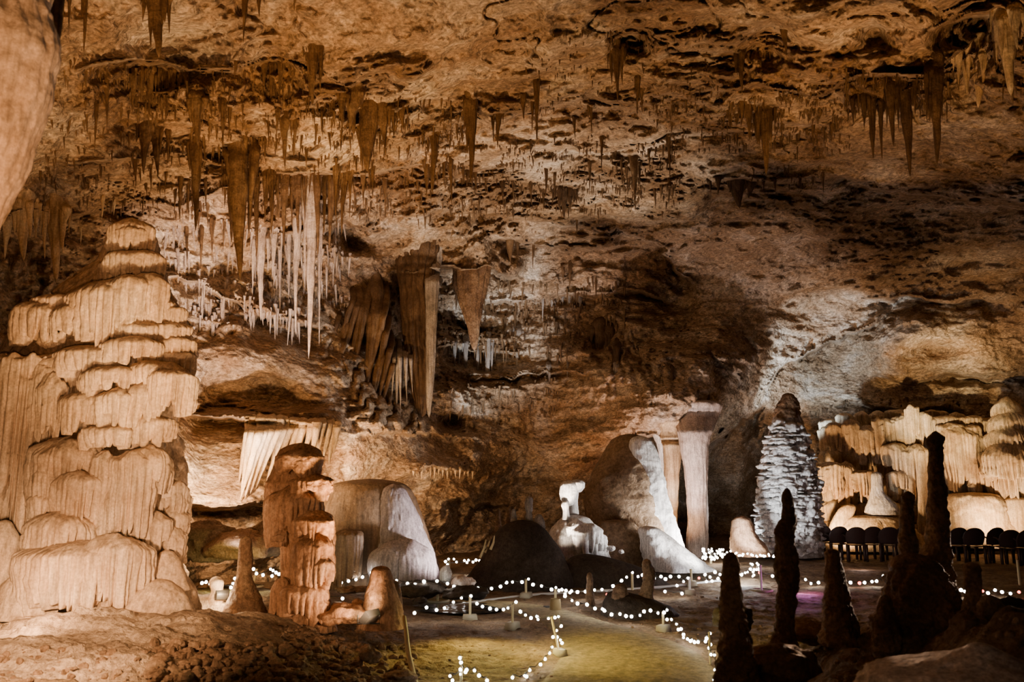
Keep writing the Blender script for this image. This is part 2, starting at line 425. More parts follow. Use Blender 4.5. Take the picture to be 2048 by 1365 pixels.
for (x, y, rx, ry, a) in [(312, 180, 62, 52, .9), (545, 155, 44, 36, .8), (625, 150, 24, 50, .7), (480, 325, 40, 46, .9), (410, 320, 44, 22, .6), (300, 290, 36, 40, .6), (705, 235, 46, 60, .8), (780, 240, 50, 40, .5), (1130, 384, 40, 16, .9), (880, 262, 60, 36, .7), (970, 215, 80, 24, .6),
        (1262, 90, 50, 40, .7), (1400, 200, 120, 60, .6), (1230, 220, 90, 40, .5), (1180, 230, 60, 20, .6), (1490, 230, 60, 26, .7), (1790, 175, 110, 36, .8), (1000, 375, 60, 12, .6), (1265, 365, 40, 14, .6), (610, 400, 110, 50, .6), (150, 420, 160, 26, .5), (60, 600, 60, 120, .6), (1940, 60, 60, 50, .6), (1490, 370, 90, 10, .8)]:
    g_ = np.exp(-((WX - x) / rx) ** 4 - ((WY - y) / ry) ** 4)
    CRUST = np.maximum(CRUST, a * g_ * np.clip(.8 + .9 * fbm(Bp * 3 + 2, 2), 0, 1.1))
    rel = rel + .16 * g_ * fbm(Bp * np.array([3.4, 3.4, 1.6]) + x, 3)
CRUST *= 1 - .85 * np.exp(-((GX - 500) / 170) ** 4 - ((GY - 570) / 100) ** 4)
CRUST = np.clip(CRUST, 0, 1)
D = D - rel / np.clip(cosi, .4, 1)
D = np.maximum(D, 4.0)
SH = P(GX, GY, D)

def S(px, py):
    """distance Y of the rock at a pixel"""
    fx = np.clip((np.asarray(px, float) - gx[0]) / STEP, 0, NX - 1.001); fy = np.clip((np.asarray(py, float) - gy[0]) / STEP, 0, NY - 1.001)
    ix = fx.astype(int); iy = fy.astype(int); u = fx - ix; v = fy - iy
    return (D[iy, ix] * (1 - u) + D[iy, ix + 1] * u) * (1 - v) + (D[iy + 1, ix] * (1 - u) + D[iy + 1, ix + 1] * u) * v

du = np.gradient(SH, axis=1); dv = np.gradient(SH, axis=0)
NRM = np.cross(dv, du); NRM /= np.linalg.norm(NRM, axis=2, keepdims=True) + 1e-9
NRM *= -np.sign((NRM * vd).sum(2))[..., None]

def shell_part(name, r0, r1, c0, c1, mat):
    V = SH[r0:r1 + 1, c0:c1 + 1].reshape(-1, 3); nr, nc = r1 - r0 + 1, c1 - c0 + 1
    F = gridf(nr, nc)[:, ::-1]
    o = obj(name, V, F, mat)
    o.data.normals_split_custom_set_from_vertices(NRM[r0:r1 + 1, c0:c1 + 1].reshape(-1, 3))
    at = o.data.attributes.new('crust', 'FLOAT', 'POINT')
    at.data.foreach_set('value', CRUST[r0:r1 + 1, c0:c1 + 1].astype(np.float32).ravel())
    tag(o, kind='structure')
    return o
if DEBUG:
    for x in (450, 600): print('S', x, [(y, round(float(S(x, y)), 1)) for y in range(680, 1060, 20)])
rs = int(np.searchsorted(gy, 520)); ca = int(np.searchsorted(gx, 400)); cb = int(np.searchsorted(gx, 1470))
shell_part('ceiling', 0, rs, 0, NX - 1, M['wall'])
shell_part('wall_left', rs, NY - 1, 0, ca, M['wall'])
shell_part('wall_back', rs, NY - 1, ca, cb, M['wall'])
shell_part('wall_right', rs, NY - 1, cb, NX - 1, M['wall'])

# ------------------------------------------------------------------ ground
def floor_z(x, y):
    x = np.asarray(x, float); y = np.asarray(y, float)
    x, y = np.broadcast_arrays(x, y)
    p = np.stack([x, y, np.zeros_like(x)], -1)
    k = x / np.maximum(y, .1)
    left = .52 * sstep(-1.3, -3.6, x) * sstep(17, 11.5, y)
    left += .12 * sstep(-.5, -2.2, x) * np.exp(-((y - 8.6) / 1.0) ** 2)
    right = .95 * sstep(2.15, 3.6, x) * sstep(11.0, 7.2, y)
    right += .30 * np.exp(-((x - 3.4) / .7) ** 2 - ((y - 5.6) / .8) ** 2)
    pathm = path_mask(x, y)
    n = .10 * fbm(p * .5, 3) + .05 * fbm(p * 1.9, 3) + .03 * fbm(p * 6, 3)
    rough = .6 + .6 * sstep(-.8, -2.5, x) * sstep(13, 10, y) + 1.3 * sstep(2.3, 3.2, x) * sstep(12, 9, y)
    led = .16 * np.round(3 * pn(p * np.array([.35, 1.6, 1]) + 5)) / 3 * sstep(-2.5, -3.6, x) * sstep(12, 10.5, y)
    far = .25 * sstep(17, 25, y) * 0
    return (left + right) + n * rough * (1 - .75 * pathm) + led + far

PATHC = np.array([(8.0, 1.2), (9.1, 1.36), (10.6, 1.5), (12.1, 1.15), (13.0, .8), (14.2, 0.0), (15.0, -1.6)])  # (y, x) centreline
def path_mask(x, y):
    c = np.interp(y, PATHC[:6, 0], PATHC[:6, 1]); w = np.interp(y, [8, 9.1, 10.6, 12.1, 13, 15], [1.15, 1.08, .95, .6, .5, .45])
    return (1 - sstep(w * .8, w * 1.25, np.abs(x - c))) * sstep(16, 15, y)

def FY(px, py, z0=0.0, it=12):
    """distance Y where the ray of a pixel meets the ground (raised by z0)"""
    x, _, z = ray(px, py)
    ys = np.geomspace(3.5, 33, 400)
    g = CAMZ + z * ys - floor_z(x * ys, ys) - z0
    k = np.argmax(g <= 0)
    if g[k] > 0: return 33.0
    return float(ys[k])

fy_ = np.geomspace(3.0, 31, 520); fk = np.linspace(-1.0, 1.0, 820)
FKK, FYY = np.meshgrid(fk, fy_)
FX = FKK * FYY
FZ = floor_z(FX, FYY)
fo = tag(obj('floor', np.stack([FX, FYY, FZ], -1), gridf(len(fy_), len(fk))[:, ::-1], M['floor']), kind='structure')
pale = sstep(-2.4, -3.8, FX) * sstep(13, 11, FYY) * np.clip(.75 + .8 * fbm(np.stack([FX * 1.2, FYY * 1.2, FX * 0], -1), 3), 0, 1) * sstep(6.6, 7.4, FYY + .4 * pn(np.stack([FX, FYY, FX * 0], -1)))
fo.data.attributes.new('crust', 'FLOAT', 'POINT').data.foreach_set('value', pale.astype(np.float32).ravel())
# walkway: a beaten earth strip lying on the ground
t_ = np.linspace(0, 1, 240)
pyc = np.interp(t_ * 6, np.arange(7), PATHC[:, 0]); pxc = np.interp(t_ * 6, np.arange(7), PATHC[:, 1])
ker = np.ones(25) / 25
def smo(a): return np.convolve(np.pad(a, 12, 'edge'), ker, 'valid')
pyc, pxc = smo(pyc), smo(pxc)
tx, ty = np.gradient(pxc), np.gradient(pyc); tl = np.hypot(tx, ty); nx_, ny_ = ty / tl, -tx / tl
wd = np.interp(pyc, [8, 9.1, 10.6, 12.1, 13, 15], [1.15, 1.08, .95, .6, .5, .45])
s_ = np.linspace(-1, 1, 90)
edge = 1 + .10 * pn(np.stack([pxc * 1.3, pyc * 1.3, np.zeros_like(pxc)], -1))
QX = pxc[:, None] + nx_[:, None] * (wd * edge)[:, None] * s_; QY = pyc[:, None] + ny_[:, None] * (wd * edge)[:, None] * s_
QZ = floor_z(QX, QY) + .035 * (1 - np.abs(s_) ** 8)[None] - .02
tag(obj('path', np.stack([QX, QY, QZ], -1), gridf(240, 90), M['path']), kind='structure')
# ------------------------------------------------------------------ shape generators
def smooth1(a, n=3):
    for _ in range(n):
        b = a.copy(); b[1:-1] = (a[:-2] + 2 * a[1:-1] + a[2:]) / 4; a = b
    return a

def sil(prof, Y, kd=.85, nt=None, na=64, seed=0, lump=.10, lsc=1.2, flute=0., nfl=14, tier=0., tper=.35, rag=.5, fine=.03, cap='top', fz=0.0, rooted=False):
    """a body of revolution-like rock following a silhouette given as (py, xl, xr) rows at distance Y"""
    pr = np.array(prof, float)
    pys = pr[:, 0]; span = abs(pys[-1] - pys[0])
    if nt is None: nt = int(np.clip(span / 2.4, 26, 190))
    q = np.linspace(0, 1, nt); kn = (pys - pys[0]) / (pys[-1] - pys[0])
    py = pys[0] + q * (pys[-1] - pys[0])
    cxp = smooth1(np.interp(q, kn, (pr[:, 1] + pr[:, 2]) / 2), 4); hw = smooth1(np.interp(q, kn, (pr[:, 2] - pr[:, 1]) / 2), 4)
    Yq = np.full(nt, float(Y))
    if rooted:                                              # the top grows out of the rock behind it
        k_ = 1 - sstep(0, .22, q); Yq = Yq * (1 - k_) + k_ * np.maximum(S(cxp, py) + .25, Yq)
    cen = P(cxp, py, Yq); r = hw * mpp(py, Yq)
    if cap in ('top', 'both'):
        k = max(3, int(nt * .06)); e = np.sqrt(1 - (1 - np.minimum(np.arange(nt) / k, 1)) ** 2); r = r * np.maximum(e, .02)
    if cap in ('bottom', 'both'):
        k = max(3, int(nt * .05)); e = np.sqrt(1 - (1 - np.minimum(np.arange(nt)[::-1] / k, 1)) ** 2); r = r * np.maximum(e, .02)
    if cap == 'tip':
        r = r * np.maximum(np.minimum((np.arange(nt)[::-1]) / 3.0, 1), .03)
    th = np.linspace(0, 2 * pi, na, endpoint=False)
    ct, st = np.cos(th), np.sin(th)
    dirs = np.stack([ct, kd * st, 0 * ct], -1)
    V = cen[:, None] + r[:, None, None] * dirs[None]
    off = np.array([seed * 3.7, seed * 1.3, seed * 2.1])
    rm = float(np.mean(r)) + 1e-6
    f = np.ones((nt, na))
    if lump: f += lump * fbm((V * lsc / rm * .5 + off), 4)
    if fine: f += fine * fbm(V * 3.2 / rm + off, 3)
    if flute:
        wob = .35 * fbm(np.stack([np.broadcast_to(ct * 1.4, V.shape[:2]), np.broadcast_to(st * 1.4, V.shape[:2]), V[..., 2] / rm * .5], -1) + off, 3)
        ph = th[None] / (2 * pi) * nfl + wob * 2
        f += flute * (np.abs(np.sin(pi * ph)) ** .7 - .6)
    if tier:
        z = V[..., 2] / tper + rag * 1.6 * fbm(np.stack([np.broadcast_to(ct, V.shape[:2]) * 1.7, np.broadcast_to(st, V.shape[:2]) * 1.7, V[..., 2] / tper * .22], -1) + off, 3) \
            + rag * .35 * pn(np.stack([np.broadcast_to(ct, V.shape[:2]) * 7, np.broadcast_to(st, V.shape[:2]) * 7, V[..., 2] / tper * .5], -1) + off)
        s = 1 - (z - np.floor(z))                       # 0 at the top of a tier, 1 at its lower rim
        bul = s ** .55 * (1 - sstep(.86, 1.0, s))
        amp = .6 + .8 * np.clip(.5 + pn(np.stack([np.broadcast_to(ct, V.shape[:2]) * 2, np.broadcast_to(st, V.shape[:2]) * 2, np.floor(z)], -1) + off), 0, 1)
        f += tier * amp * (bul - .5)
    V = cen[:, None] + (r[:, None] * f)[..., None] * dirs[None]
    if fz: V[..., 2] += fz * fbm(V * 2.5 / rm + off + 5, 3)
    return V.reshape(-1, 3), gridf(nt, na, True)

def lobe(cxp, yt, yb, w, Y, ribs=None, depth=.7, seed=0, dome=.30, ribamp=.26, lenvar=.5, flare=.0, taper=.10, nv=44, lump=.10, curl=.55, npr=9, arc=118, skew=0.0, tilt=0.0):
    """a flowstone lobe: rounded cap whose rim falls into a scalloped curtain of ribs, facing the camera"""
    rg = np.random.default_rng(seed + 1000)
    m = float(mpp((yt + yb) / 2, Y)); a = w / 2 * m; h = (yb - yt) * m
    if ribs is None: ribs = max(5, int(w / 10))
    nu = ribs * npr + 1
    u = np.linspace(0, 1, nu)
    uw = u + .35 / ribs * np.interp(u * ribs, np.arange(ribs + 1), rg.normal(0, 1, ribs + 1)) * np.sin(pi * u)
    x = uw * ribs; ri = np.clip(np.floor(x).astype(int), 0, ribs - 1); fr = x - np.floor(x)
    rl = 1 - lenvar * rg.random(ribs) * (rg.random(ribs) > .25)
    rl = rl * (1 - .25 * np.abs(np.linspace(-1, 1, ribs)) ** 2 * rg.random())
    ra = .55 + .9 * rg.random(ribs)
    rnd = np.sin(pi * fr) ** .75
    th = np.radians(-arc) + np.radians(2 * arc) * u            # 0 faces the camera
    L = rl[ri] * (.80 + .20 * rnd) * np.clip(1 + .55 * pn(np.stack([u * 3.3, u * 0 + seed * .71, u * 0], -1)), .5, 1.25)
    pt_ = (1 - rnd) * .0
    v = np.linspace(0, 1, nv); vd = .34
    base = P(cxp, yt, Y)
    V = np.zeros((nv, nu, 3))
    for i, vv in enumerate(v):
        if vv < vd:
            s = vv / vd; r = np.sin(s * pi / 2) ** 1.15; z = -dome * h * (1 - np.cos(s * pi / 2)) ** .8; k = s ** 2
            zz = np.full(nu, z); rr = np.full(nu, r)
        else:
            s = (vv - vd) / (1 - vd); k = 1.0
            zz = -dome * h - (1 - dome) * h * L * np.minimum(s / .93, 1)
            rr = np.full(nu, 1 + .05 * np.sin(s * pi) - taper * s + flare * s ** 2)
            if s > .93: rr = rr * (1 - curl * (s - .93) / .07)
        kk = k if vv < vd else 1.0
        rr = rr * (1 - ribamp * ra[ri] * (1 - rnd) * (.25 * kk if vv < vd else .25 + .75 * min(1, s * 1.6)))
        V[i, :, 0] = base[0] + a * rr * np.sin(th) + skew * zz
        V[i, :, 1] = base[1] - a * depth * rr * np.cos(th)
        V[i, :, 2] = base[2] + zz + tilt * a * rr * np.sin(th)
    off = np.array([seed * 1.7, seed * .9, seed * .3])
    n = fbm(V * (1.3 / a) + off, 4); n2 = fbm(V * (5. / a) + off, 3)
    out = np.stack([np.sin(th), -np.cos(th) * depth, np.zeros(nu)], -1)[None]
    V = V + (a * (lump * n + .03 * n2))[..., None] * out * np.minimum(v / .2, 1)[:, None, None]
    V[..., 2] += h * .07 * n + (.12 * h * pn(np.stack([u * 2.1 + 7, u * 0 + seed * 1.31, u * 0], -1)))[None] * np.sqrt(np.linspace(0, 1, nv))[:, None]
    return V.reshape(-1, 3), gridf(nv, nu)[:, ::-1]

def hang(px, pt, pb, w, Y, seed=0, lean=0., na=18, nt=30, rough=.16, shape=.75, flute=.10, root=.22):
    """a stalactite: px column, top row, tip row, width in pixels at the root"""
    rg = np.random.default_rng(seed + 50)
    q = np.linspace(-root, 1, nt)
    py = pt + q * (pb - pt)
    m = mpp(py, Y)
    prof = np.clip(1 - np.clip(q, 0, 1), 0, 1) ** shape * (.82 + .18 * np.cos(np.clip(q, 0, 1) * pi))
    prof = np.where(q < 0, 1.02 * np.sqrt(np.clip(1 - (-q / root) ** 2, 0, 1)) + .25 * np.sin(np.clip(-q / root, 0, 1) * pi), prof)
    prof = np.maximum(prof, .05); prof[-1] = .004; prof[-2] *= .75
    r = w / 2 * prof * m
    x = px + lean * np.clip(q, 0, 1) * (pb - pt) + w * .12 * np.sin(q * 2.6 + rg.random() * 6)
    k_ = 1 - sstep(-root, .10, q); Yq = Y * (1 - k_) + k_ * np.maximum(S(x, py) + .1, Y)
    cen = P(x, py, Yq)
    th = np.linspace(0, 2 * pi, na, endpoint=False)
    d = np.stack([np.cos(th), np.sin(th) * .85, 0 * th], -1)
    V = cen[:, None] + r[:, None, None] * d[None]
    rm = max(float(w / 2 * m.mean()), 1e-3)
    n = fbm(V * np.array([1.1, 1.1, .45]) / rm * .6 + seed * 1.37, 4)
    rib = np.abs(np.sin(th * (2 + seed % 3) + 2.2 * pn(V * .3 / rm + seed)[:, :]))
    f = 1 + rough * n * 1.6 + flute * (rib - .5)
    V = cen[:, None] + (r[:, None] * f)[..., None] * d[None]
    return V.reshape(-1, 3), gridf(nt, na, True)

def bundle(px, pt, pb, w, Y, seed=0, lean=0., big=True, **kw):
    """a stalactite with the smaller drips fused to its sides"""
    rg = np.random.default_rng(seed + 900)
    mb = MB(); mb.add(*hang(px, pt, pb, w * .86, Y, seed, lean, **kw))
    n = 2 + int(w > 15) * 2 + int(w > 24) * 2 if big else 1
    kw2 = dict(kw); kw2['na'] = 10; kw2['nt'] = 18
    for k in range(n):
        dx = (rg.random() - .5) * w * 1.15; l = (pb - pt) * (.25 + .5 * rg.random()) * (1 - .4 * abs(dx) / w)
        mb.add(*hang(px + dx, pt + (pb - pt) * .03 * rg.random(), pt + l, w * (.28 + .25 * rg.random()), Y - w * .2 * float(mpp(pt, Y)) * rg.random(), seed * 7 + k, lean, **kw2))
    return np.concatenate(mb.v), np.concatenate(mb.f)

def rockmesh(c, d, seed=0, n=26, rough=.25, flat=.0, ang=.5):
    """a boulder: squashed, faceted, noisy ball"""
    th = np.linspace(0, 2 * pi, n, endpoint=False); ph = np.linspace(.02, pi - .02, n // 2 + 3)
    T, Ph = np.meshgrid(th, ph)
    s = np.stack([np.sin(Ph) * np.cos(T), np.sin(Ph) * np.sin(T), np.cos(Ph)], -1)
    rg = np.random.default_rng(seed + 77)
    r = np.ones(T.shape)
    for k in range(9):                                     # planar cuts
        nrm = rg.normal(size=3); nrm /= np.linalg.norm(nrm)
        dd = s @ nrm; lim = .62 + .3 * rg.random()
        r = np.where(dd > 1e-3, np.minimum(r, (1 - ang) * r + ang * np.minimum(lim / np.maximum(dd, 1e-3), 1.0)), r)
    r *= 1 + rough * fbm(s * 1.3 + seed * 2.1, 4)
    V = s * r[..., None] * np.array(d) / 2 + np.array(c)
    return V.reshape(-1, 3), gridf(len(ph), n, True)[:, ::-1]

ORD = ['first', 'second', 'third', 'fourth', 'fifth', 'sixth', 'seventh', 'eighth', 'ninth', 'tenth', 'eleventh', 'twelfth', 'thirteenth', 'fourteenth', 'fifteenth', 'sixteenth', 'seventeenth', 'eighteenth', 'nineteenth', 'twentieth']
def ordw(i, n):
    if i == 0: return 'leftmost'
    if i == n - 1: return 'rightmost'
    return ORD[i] + ' from left'
# ------------------------------------------------------------------ the great flowstone tower on the left
YT = 10.2
base = P(210, 1228, YT)
tower = empty('flowstone_tower', base)
tag(tower, 'huge cream flowstone tower of tiered ribbed curtains, brightly lit, at the left', 'flowstone')
V, F = sil([(440, 245, 285), (470, 215, 312), (520, 200, 322), (580, 120, 332), (640, 55, 368), (700, 10, 385), (780, 0, 372), (860, 40, 345), (940, 60, 362), (1020, 50, 368), (1100, 45, 355), (1180, 40, 370), (1250, 10, 395)],
           YT + .75, kd=.5, na=150, seed=2, lump=.10, lsc=2.0, flute=.05, nfl=90, tier=.09, tper=.40, rag=1.2, fine=.03)
obj('core', V, F, M['cream'], tower)
# centre px, top, bottom, width, nearer by (m), ribs, extra
LOBES = [
 (265,438,512,92,.10,10,{}), (272,500,572,120,.25,12,{}), (262,452,500,60,.25,7,{}), (235,515,580,70,.1,8,{}),
 (235,560,690,170,.45,16,dict(lenvar=.45)), (262,548,650,105,.62,9,{}), (298,545,640,85,.55,7,dict(lenvar=.5)), (180,575,660,95,.5,9,{}),
 (88,602,692,120,.35,11,{}), (150,605,692,95,.5,9,{}), (120,590,640,110,.25,11,{}), (275,640,705,95,.6,8,{}),
 (338,610,668,72,.35,8,{}), (340,642,700,84,.42,9,{}), (348,672,728,86,.46,9,{}), (350,700,752,84,.5,9,{}), (322,598,640,60,.4,7,{}),
 (190,690,760,150,.6,13,{}), (265,672,740,120,.75,10,{}), (120,705,800,110,.5,10,{}),
 (50,712,1100,120,.55,12,dict(dome=.05,lenvar=.12,taper=-.05,ribamp=.32)), (8,730,1180,110,.35,11,dict(dome=.05,lenvar=.1,taper=-.08,ribamp=.32)), (92,722,860,62,.7,6,{}),
 (228,730,800,130,.85,12,{}), (318,722,800,120,.8,11,{}), (348,738,832,96,1.0,11,dict(dome=.2,lenvar=.25,ribamp=.32)),
 (165,782,862,86,.95,8,{}), (240,775,855,96,1.0,8,{}), (108,745,872,60,.8,6,{}), (285,765,850,80,.98,7,{}), (205,800,850,70,.95,6,{}),
 (228,848,905,116,.95,8,dict(lump=.16)), (305,828,905,86,.9,8,{}), (190,855,900,60,1.0,5,{}), (325,835,880,60,.85,6,{}),
 (135,872,1010,140,.85,12,dict(lump=.14,lenvar=.45)), (105,925,1015,80,1.0,7,{}), (160,940,1032,110,1.08,10,{}), (92,985,1050,66,1.05,5,dict(lump=.18)),
 (212,905,1095,56,1.05,5,dict(dome=.1,lenvar=.06,flare=.5,taper=.12)), (270,900,1082,96,1.1,9,dict(dome=.12,lenvar=.3)), (300,890,1000,80,1.05,7,{}), (245,960,1075,60,1.15,6,{}),
 (122,1022,1108,142,1.2,11,dict(dome=.42,lump=.16,lenvar=.2)), (318,905,1000,60,.9,5,{}),
 (345,955,1040,70,.7,6,dict(lump=.2)), (312,1020,1112,66,1.0,6,{}), (352,1010,1100,56,.75,5,dict(lump=.2)), (335,1045,1150,80,.85,6,dict(lump=.2)), (362,985,1060,44,.6,4,dict(lump=.2)),
 (168,1082,1226,250,1.35,19,dict(dome=.22,lenvar=.28,flare=-.05)), (235,1070,1228,150,1.5,13,dict(dome=.25,lenvar=.3)), (90,1120,1215,90,1.45,8,dict(lenvar=.3)), (135,1095,1222,110,1.55,9,dict(lenvar=.3)),
]
for i, (x, a, b, w, dy, nr, kw) in enumerate(LOBES):
    V, F = lobe(x, a, b, w * 1.06, YT - dy * .72 + .35, ribs=int(nr * 1.35) + 2, seed=i * 3 + 1, depth=.55, **kw)
    obj('curtain', V, F, M['cream'], tower)
for i, (x, a, b, w, dy) in enumerate([(318, 1158, 1262, 150, 1.0), (365, 1150, 1262, 80, .5), (40, 1150, 1235, 110, .9), (10, 1040, 1190, 90, .6), (335, 1100, 1180, 80, .7)]):
    V, F = sil([(a, x - w * .12, x + w * .12), (a + (b - a) * .25, x - w * .34, x + w * .32), (b, x - w * .6, x + w * .6)], YT - dy * .7, kd=.8, seed=40 + i, lump=.16, fine=.04)
    obj('foot_mound', V, F, M['cream'], tower)

# near hanging rock at the left edge
V, F = sil([(-330, -330, 110), (-100, -280, 95), (0, -240, 84), (60, -230, 104), (105, -220, 114), (150, -215, 96), (220, -200, 76), (300, -190, 56), (380, -175, 26), (450, -150, -6), (520, -110, -40)],
           4.9, kd=.7, na=110, seed=5, lump=.14, lsc=1.6, flute=.05, nfl=26, fine=.03, cap='tip')
o = obj('hanging_rock', V, F, M['cream'], origin=P(-100, 0, 4.9))
tag(o, 'pale peach rock curtain hanging close by at the upper left edge', 'rock')
V, F = sil([(-330, 60, 200), (-60, 80, 150), (0, 78, 128), (40, 84, 124), (80, 95, 118), (96, 104, 110)], 5.6, kd=.7, na=60, seed=6, lump=.15, cap='tip')
o = obj('hanging_rock', V, F, M['brown'], origin=P(100, 0, 5.6))
tag(o, 'short dark rock tip hanging just right of the pale rock curtain at upper left', 'rock')
V, F = sil([(-20, 40, 92), (90, 40, 98), (130, 30, 100), (200, 20, 88), (330, -8, 62), (420, -30, 20), (470, -40, -10)], 6.2, kd=.6, na=60, seed=7, lump=.16, flute=.05, nfl=14, cap='tip')
o = obj('hanging_rock', V, F, M['amber'], origin=P(60, 50, 6.2))
tag(o, 'long shaded rock blade hanging behind the pale rock curtain at left', 'rock')
# ------------------------------------------------------------------ stalactites, cluster by cluster
# (px, row of root, row of tip, width)
CL = [
 ('top edge of the upper left ceiling', 'brown', None, [(318,-30,116,38),(340,-30,70,16),(302,-20,96,14),(170,-20,106,12),(140,-10,72,9),(126,0,52,8),(288,-20,44,16),(490,-20,88,14),(520,-20,36,14),(590,-20,22,12)]),
 ('dark clump under the upper left ceiling', 'brown', None, [(268,150,228,14),(285,140,205,12),(302,150,235,16),(318,140,210,14),(332,150,244,18),(348,140,214,14),(362,150,222,12),(372,150,196,10)]),
 ('small clump right of the upper left ceiling patch', 'brown', None, [(530,128,178,14),(545,128,196,18),(560,124,205,12),(618,110,180,12),(628,95,212,22),(640,130,190,10)]),
 ('broken ceiling above the great flowstone tower', 'brown', None, [(215,160,262,12),(192,205,312,9),(395,200,292,26),(388,225,270,12),(408,150,212,10),(448,200,294,14),(460,215,270,10),(572,235,340,18),(590,240,318,12),(554,220,280,10),(292,250,350,26),(316,258,356,22),(336,262,330,10),(272,318,376,12),(302,330,384,8),(332,345,386,7),(668,205,258,12),(646,215,275,10),(632,250,300,8)]),
 ('ceiling shelf just left of the tall brown stalactite', 'brown', None, [(392,285,464,22),(362,355,446,12),(378,360,436,10),(375,455,532,10),(404,455,545,11),(424,440,512,12),(447,445,506,9),(412,360,420,9),(350,380,430,8)]),
 ('ceiling beside the tower top', 'amber', None, [(50,405,522,32),(112,415,566,32),(30,400,470,16),(72,410,480,14),(92,420,520,14),(162,455,492,6),(205,395,440,9),(228,400,432,8),(140,415,468,10),(14,440,520,18)]),
 ('central left ceiling shelf', 'brown', None, [(482,300,562,40),(464,335,486,18),(500,340,470,16),(514,345,520,14),(530,350,452,12),(543,345,470,14),(556,350,445,12),(570,350,500,14),(584,352,458,12),(597,350,470,14),(610,352,446,12),(636,350,512,14),(648,352,470,12),(660,350,500,14),(673,345,446,12),(686,348,470,12),(450,345,420,10)]),
 ('pale group below the central left shelf', 'pale', None, [(622,352,718,24),(595,425,670,15),(640,440,692,9),(524,470,642,18),(508,480,590,12),(546,470,560,14),(560,480,640,10),(578,470,600,10),(655,470,600,9),(668,480,580,9)]),
 ('ledge edge behind the tower', 'pale', None, [(368,570,680,12),(380,575,735,14),(392,575,700,10),(355,560,640,9),(405,590,655,9),(418,590,640,8),(462,610,690,12),(474,620,668,8),(490,630,700,9),(448,600,650,8),(585,640,712,7),(560,640,690,8)]),
 ('shaggy left centre ceiling', 'brown', None, [(704,185,260,34),(686,190,262,16),(740,205,345,46),(724,250,346,14),(768,215,300,26),(790,210,275,20),(806,215,262,16),(664,215,268,12),(672,330,432,12),(712,315,346,9),(770,360,432,10),(745,335,400,9),(728,350,420,9),(700,345,440,10),(690,355,410,9)]),
 ('centre ceiling, the longest in front', 'brown', None, [(941,200,367,22),(867,270,388,18),(853,330,398,14),(903,318,415,11),(889,325,372,9),(951,345,386,10),(934,340,376,9),(926,335,370,8),(1006,362,416,10),(1062,365,411,8),(1092,338,398,9),(997,228,298,14),(986,232,288,8),(1072,160,284,13),(1064,205,268,9),(1048,190,240,14),(1086,380,424,9),(972,350,392,8),(1026,365,402,8),(1110,345,400,8)]),
 ('dark hanging clump at centre', 'dark', None, [(1118,378,420,14),(1130,376,440,20),(1142,378,428,14),(1106,380,408,10),(1152,380,412,9)]),
 ('brown ceiling right of centre', 'brown', None, [(1202,275,346,9),(1267,315,408,18),(1254,325,372,10),(1243,315,366,8),(1279,325,378,10),(1338,276,366,9),(1322,370,402,10),(1338,365,410,10),(1346,372,394,9),(1232,95,204,20),(1222,110,170,12),(1244,110,172,12),(1275,155,232,13),(1284,180,226,9),(1182,215,270,9),(1150,240,282,8),(1310,380,420,8),(1180,325,392,8),(1298,300,340,8)]),
 ('upper right ceiling ledge', 'brown', None, [(1484,105,192,16),(1472,108,150,12),(1496,108,158,10),(1570,60,112,14),(1520,105,134,7),(1530,105,134,7),(1540,105,134,7),(1496,210,282,18),(1484,205,246,12),(1528,222,350,24),(1516,225,296,14),(1542,225,300,12),(1595,280,330,6),(1626,250,290,8),(1664,250,278,12),(1550,215,262,8),(1648,255,284,7)]),
 ('right ceiling ledge, hanging long and dark', 'dark', None, [(1726,190,258,14),(1745,195,318,17),(1762,200,320,12),(1782,165,294,19),(1796,170,262,11),(1813,165,354,25),(1830,160,232,12),(1868,138,330,29),(1852,150,230,10),(1882,150,240,14),(1892,145,250,9),(1706,200,250,12),(1716,195,232,10),(1772,180,258,12)]),
 ('top right corner', 'amber', None, [(2014,30,192,40),(1992,20,130,18),(1953,90,216,34),(1935,100,190,26),(1968,110,176,20),(2032,20,100,22),(1915,110,170,16)]),
 ('dark overhang edge at right', 'dark', None, [(1480,362,418,36),(1466,362,395,14),(1498,362,398,14),(1436,360,392,12),(1646,345,388,7),(1550,362,384,8),(1528,362,382,7),(1600,355,380,6),(1420,362,388,9)]),
 ('high crack over the blue grey wall', 'brown', None, [(1022,480,530,18),(1034,485,516,12),(1012,485,512,10),(1066,490,540,6),(1154,440,478,5),(1140,530,580,10),(1126,535,570,9)]),
 ('blue grey wall at centre', 'grey', None, [(955,700,792,9),(932,690,772,12),(975,682,802,13),(984,690,770,8),(1036,668,752,15),(1026,660,720,9),(910,690,750,8),(918,700,748,6),(1098,735,782,10),(1135,730,760,4),(1232,738,800,10),(1160,600,650,7),(1125,600,660,9),(1105,605,655,8),(1085,600,645,7),(1140,600,668,8)]),
 ('dark wall above the twin columns', 'dark', None, [(1345,750,846,9),(1395,790,830,9),(1416,800,834,10),(1280,880,904,5),(1294,880,900,5),(1206,660,762,34),(1222,670,780,18),(1192,665,740,16),(1235,700,800,14)]),
]
seed = 0; nst = 0
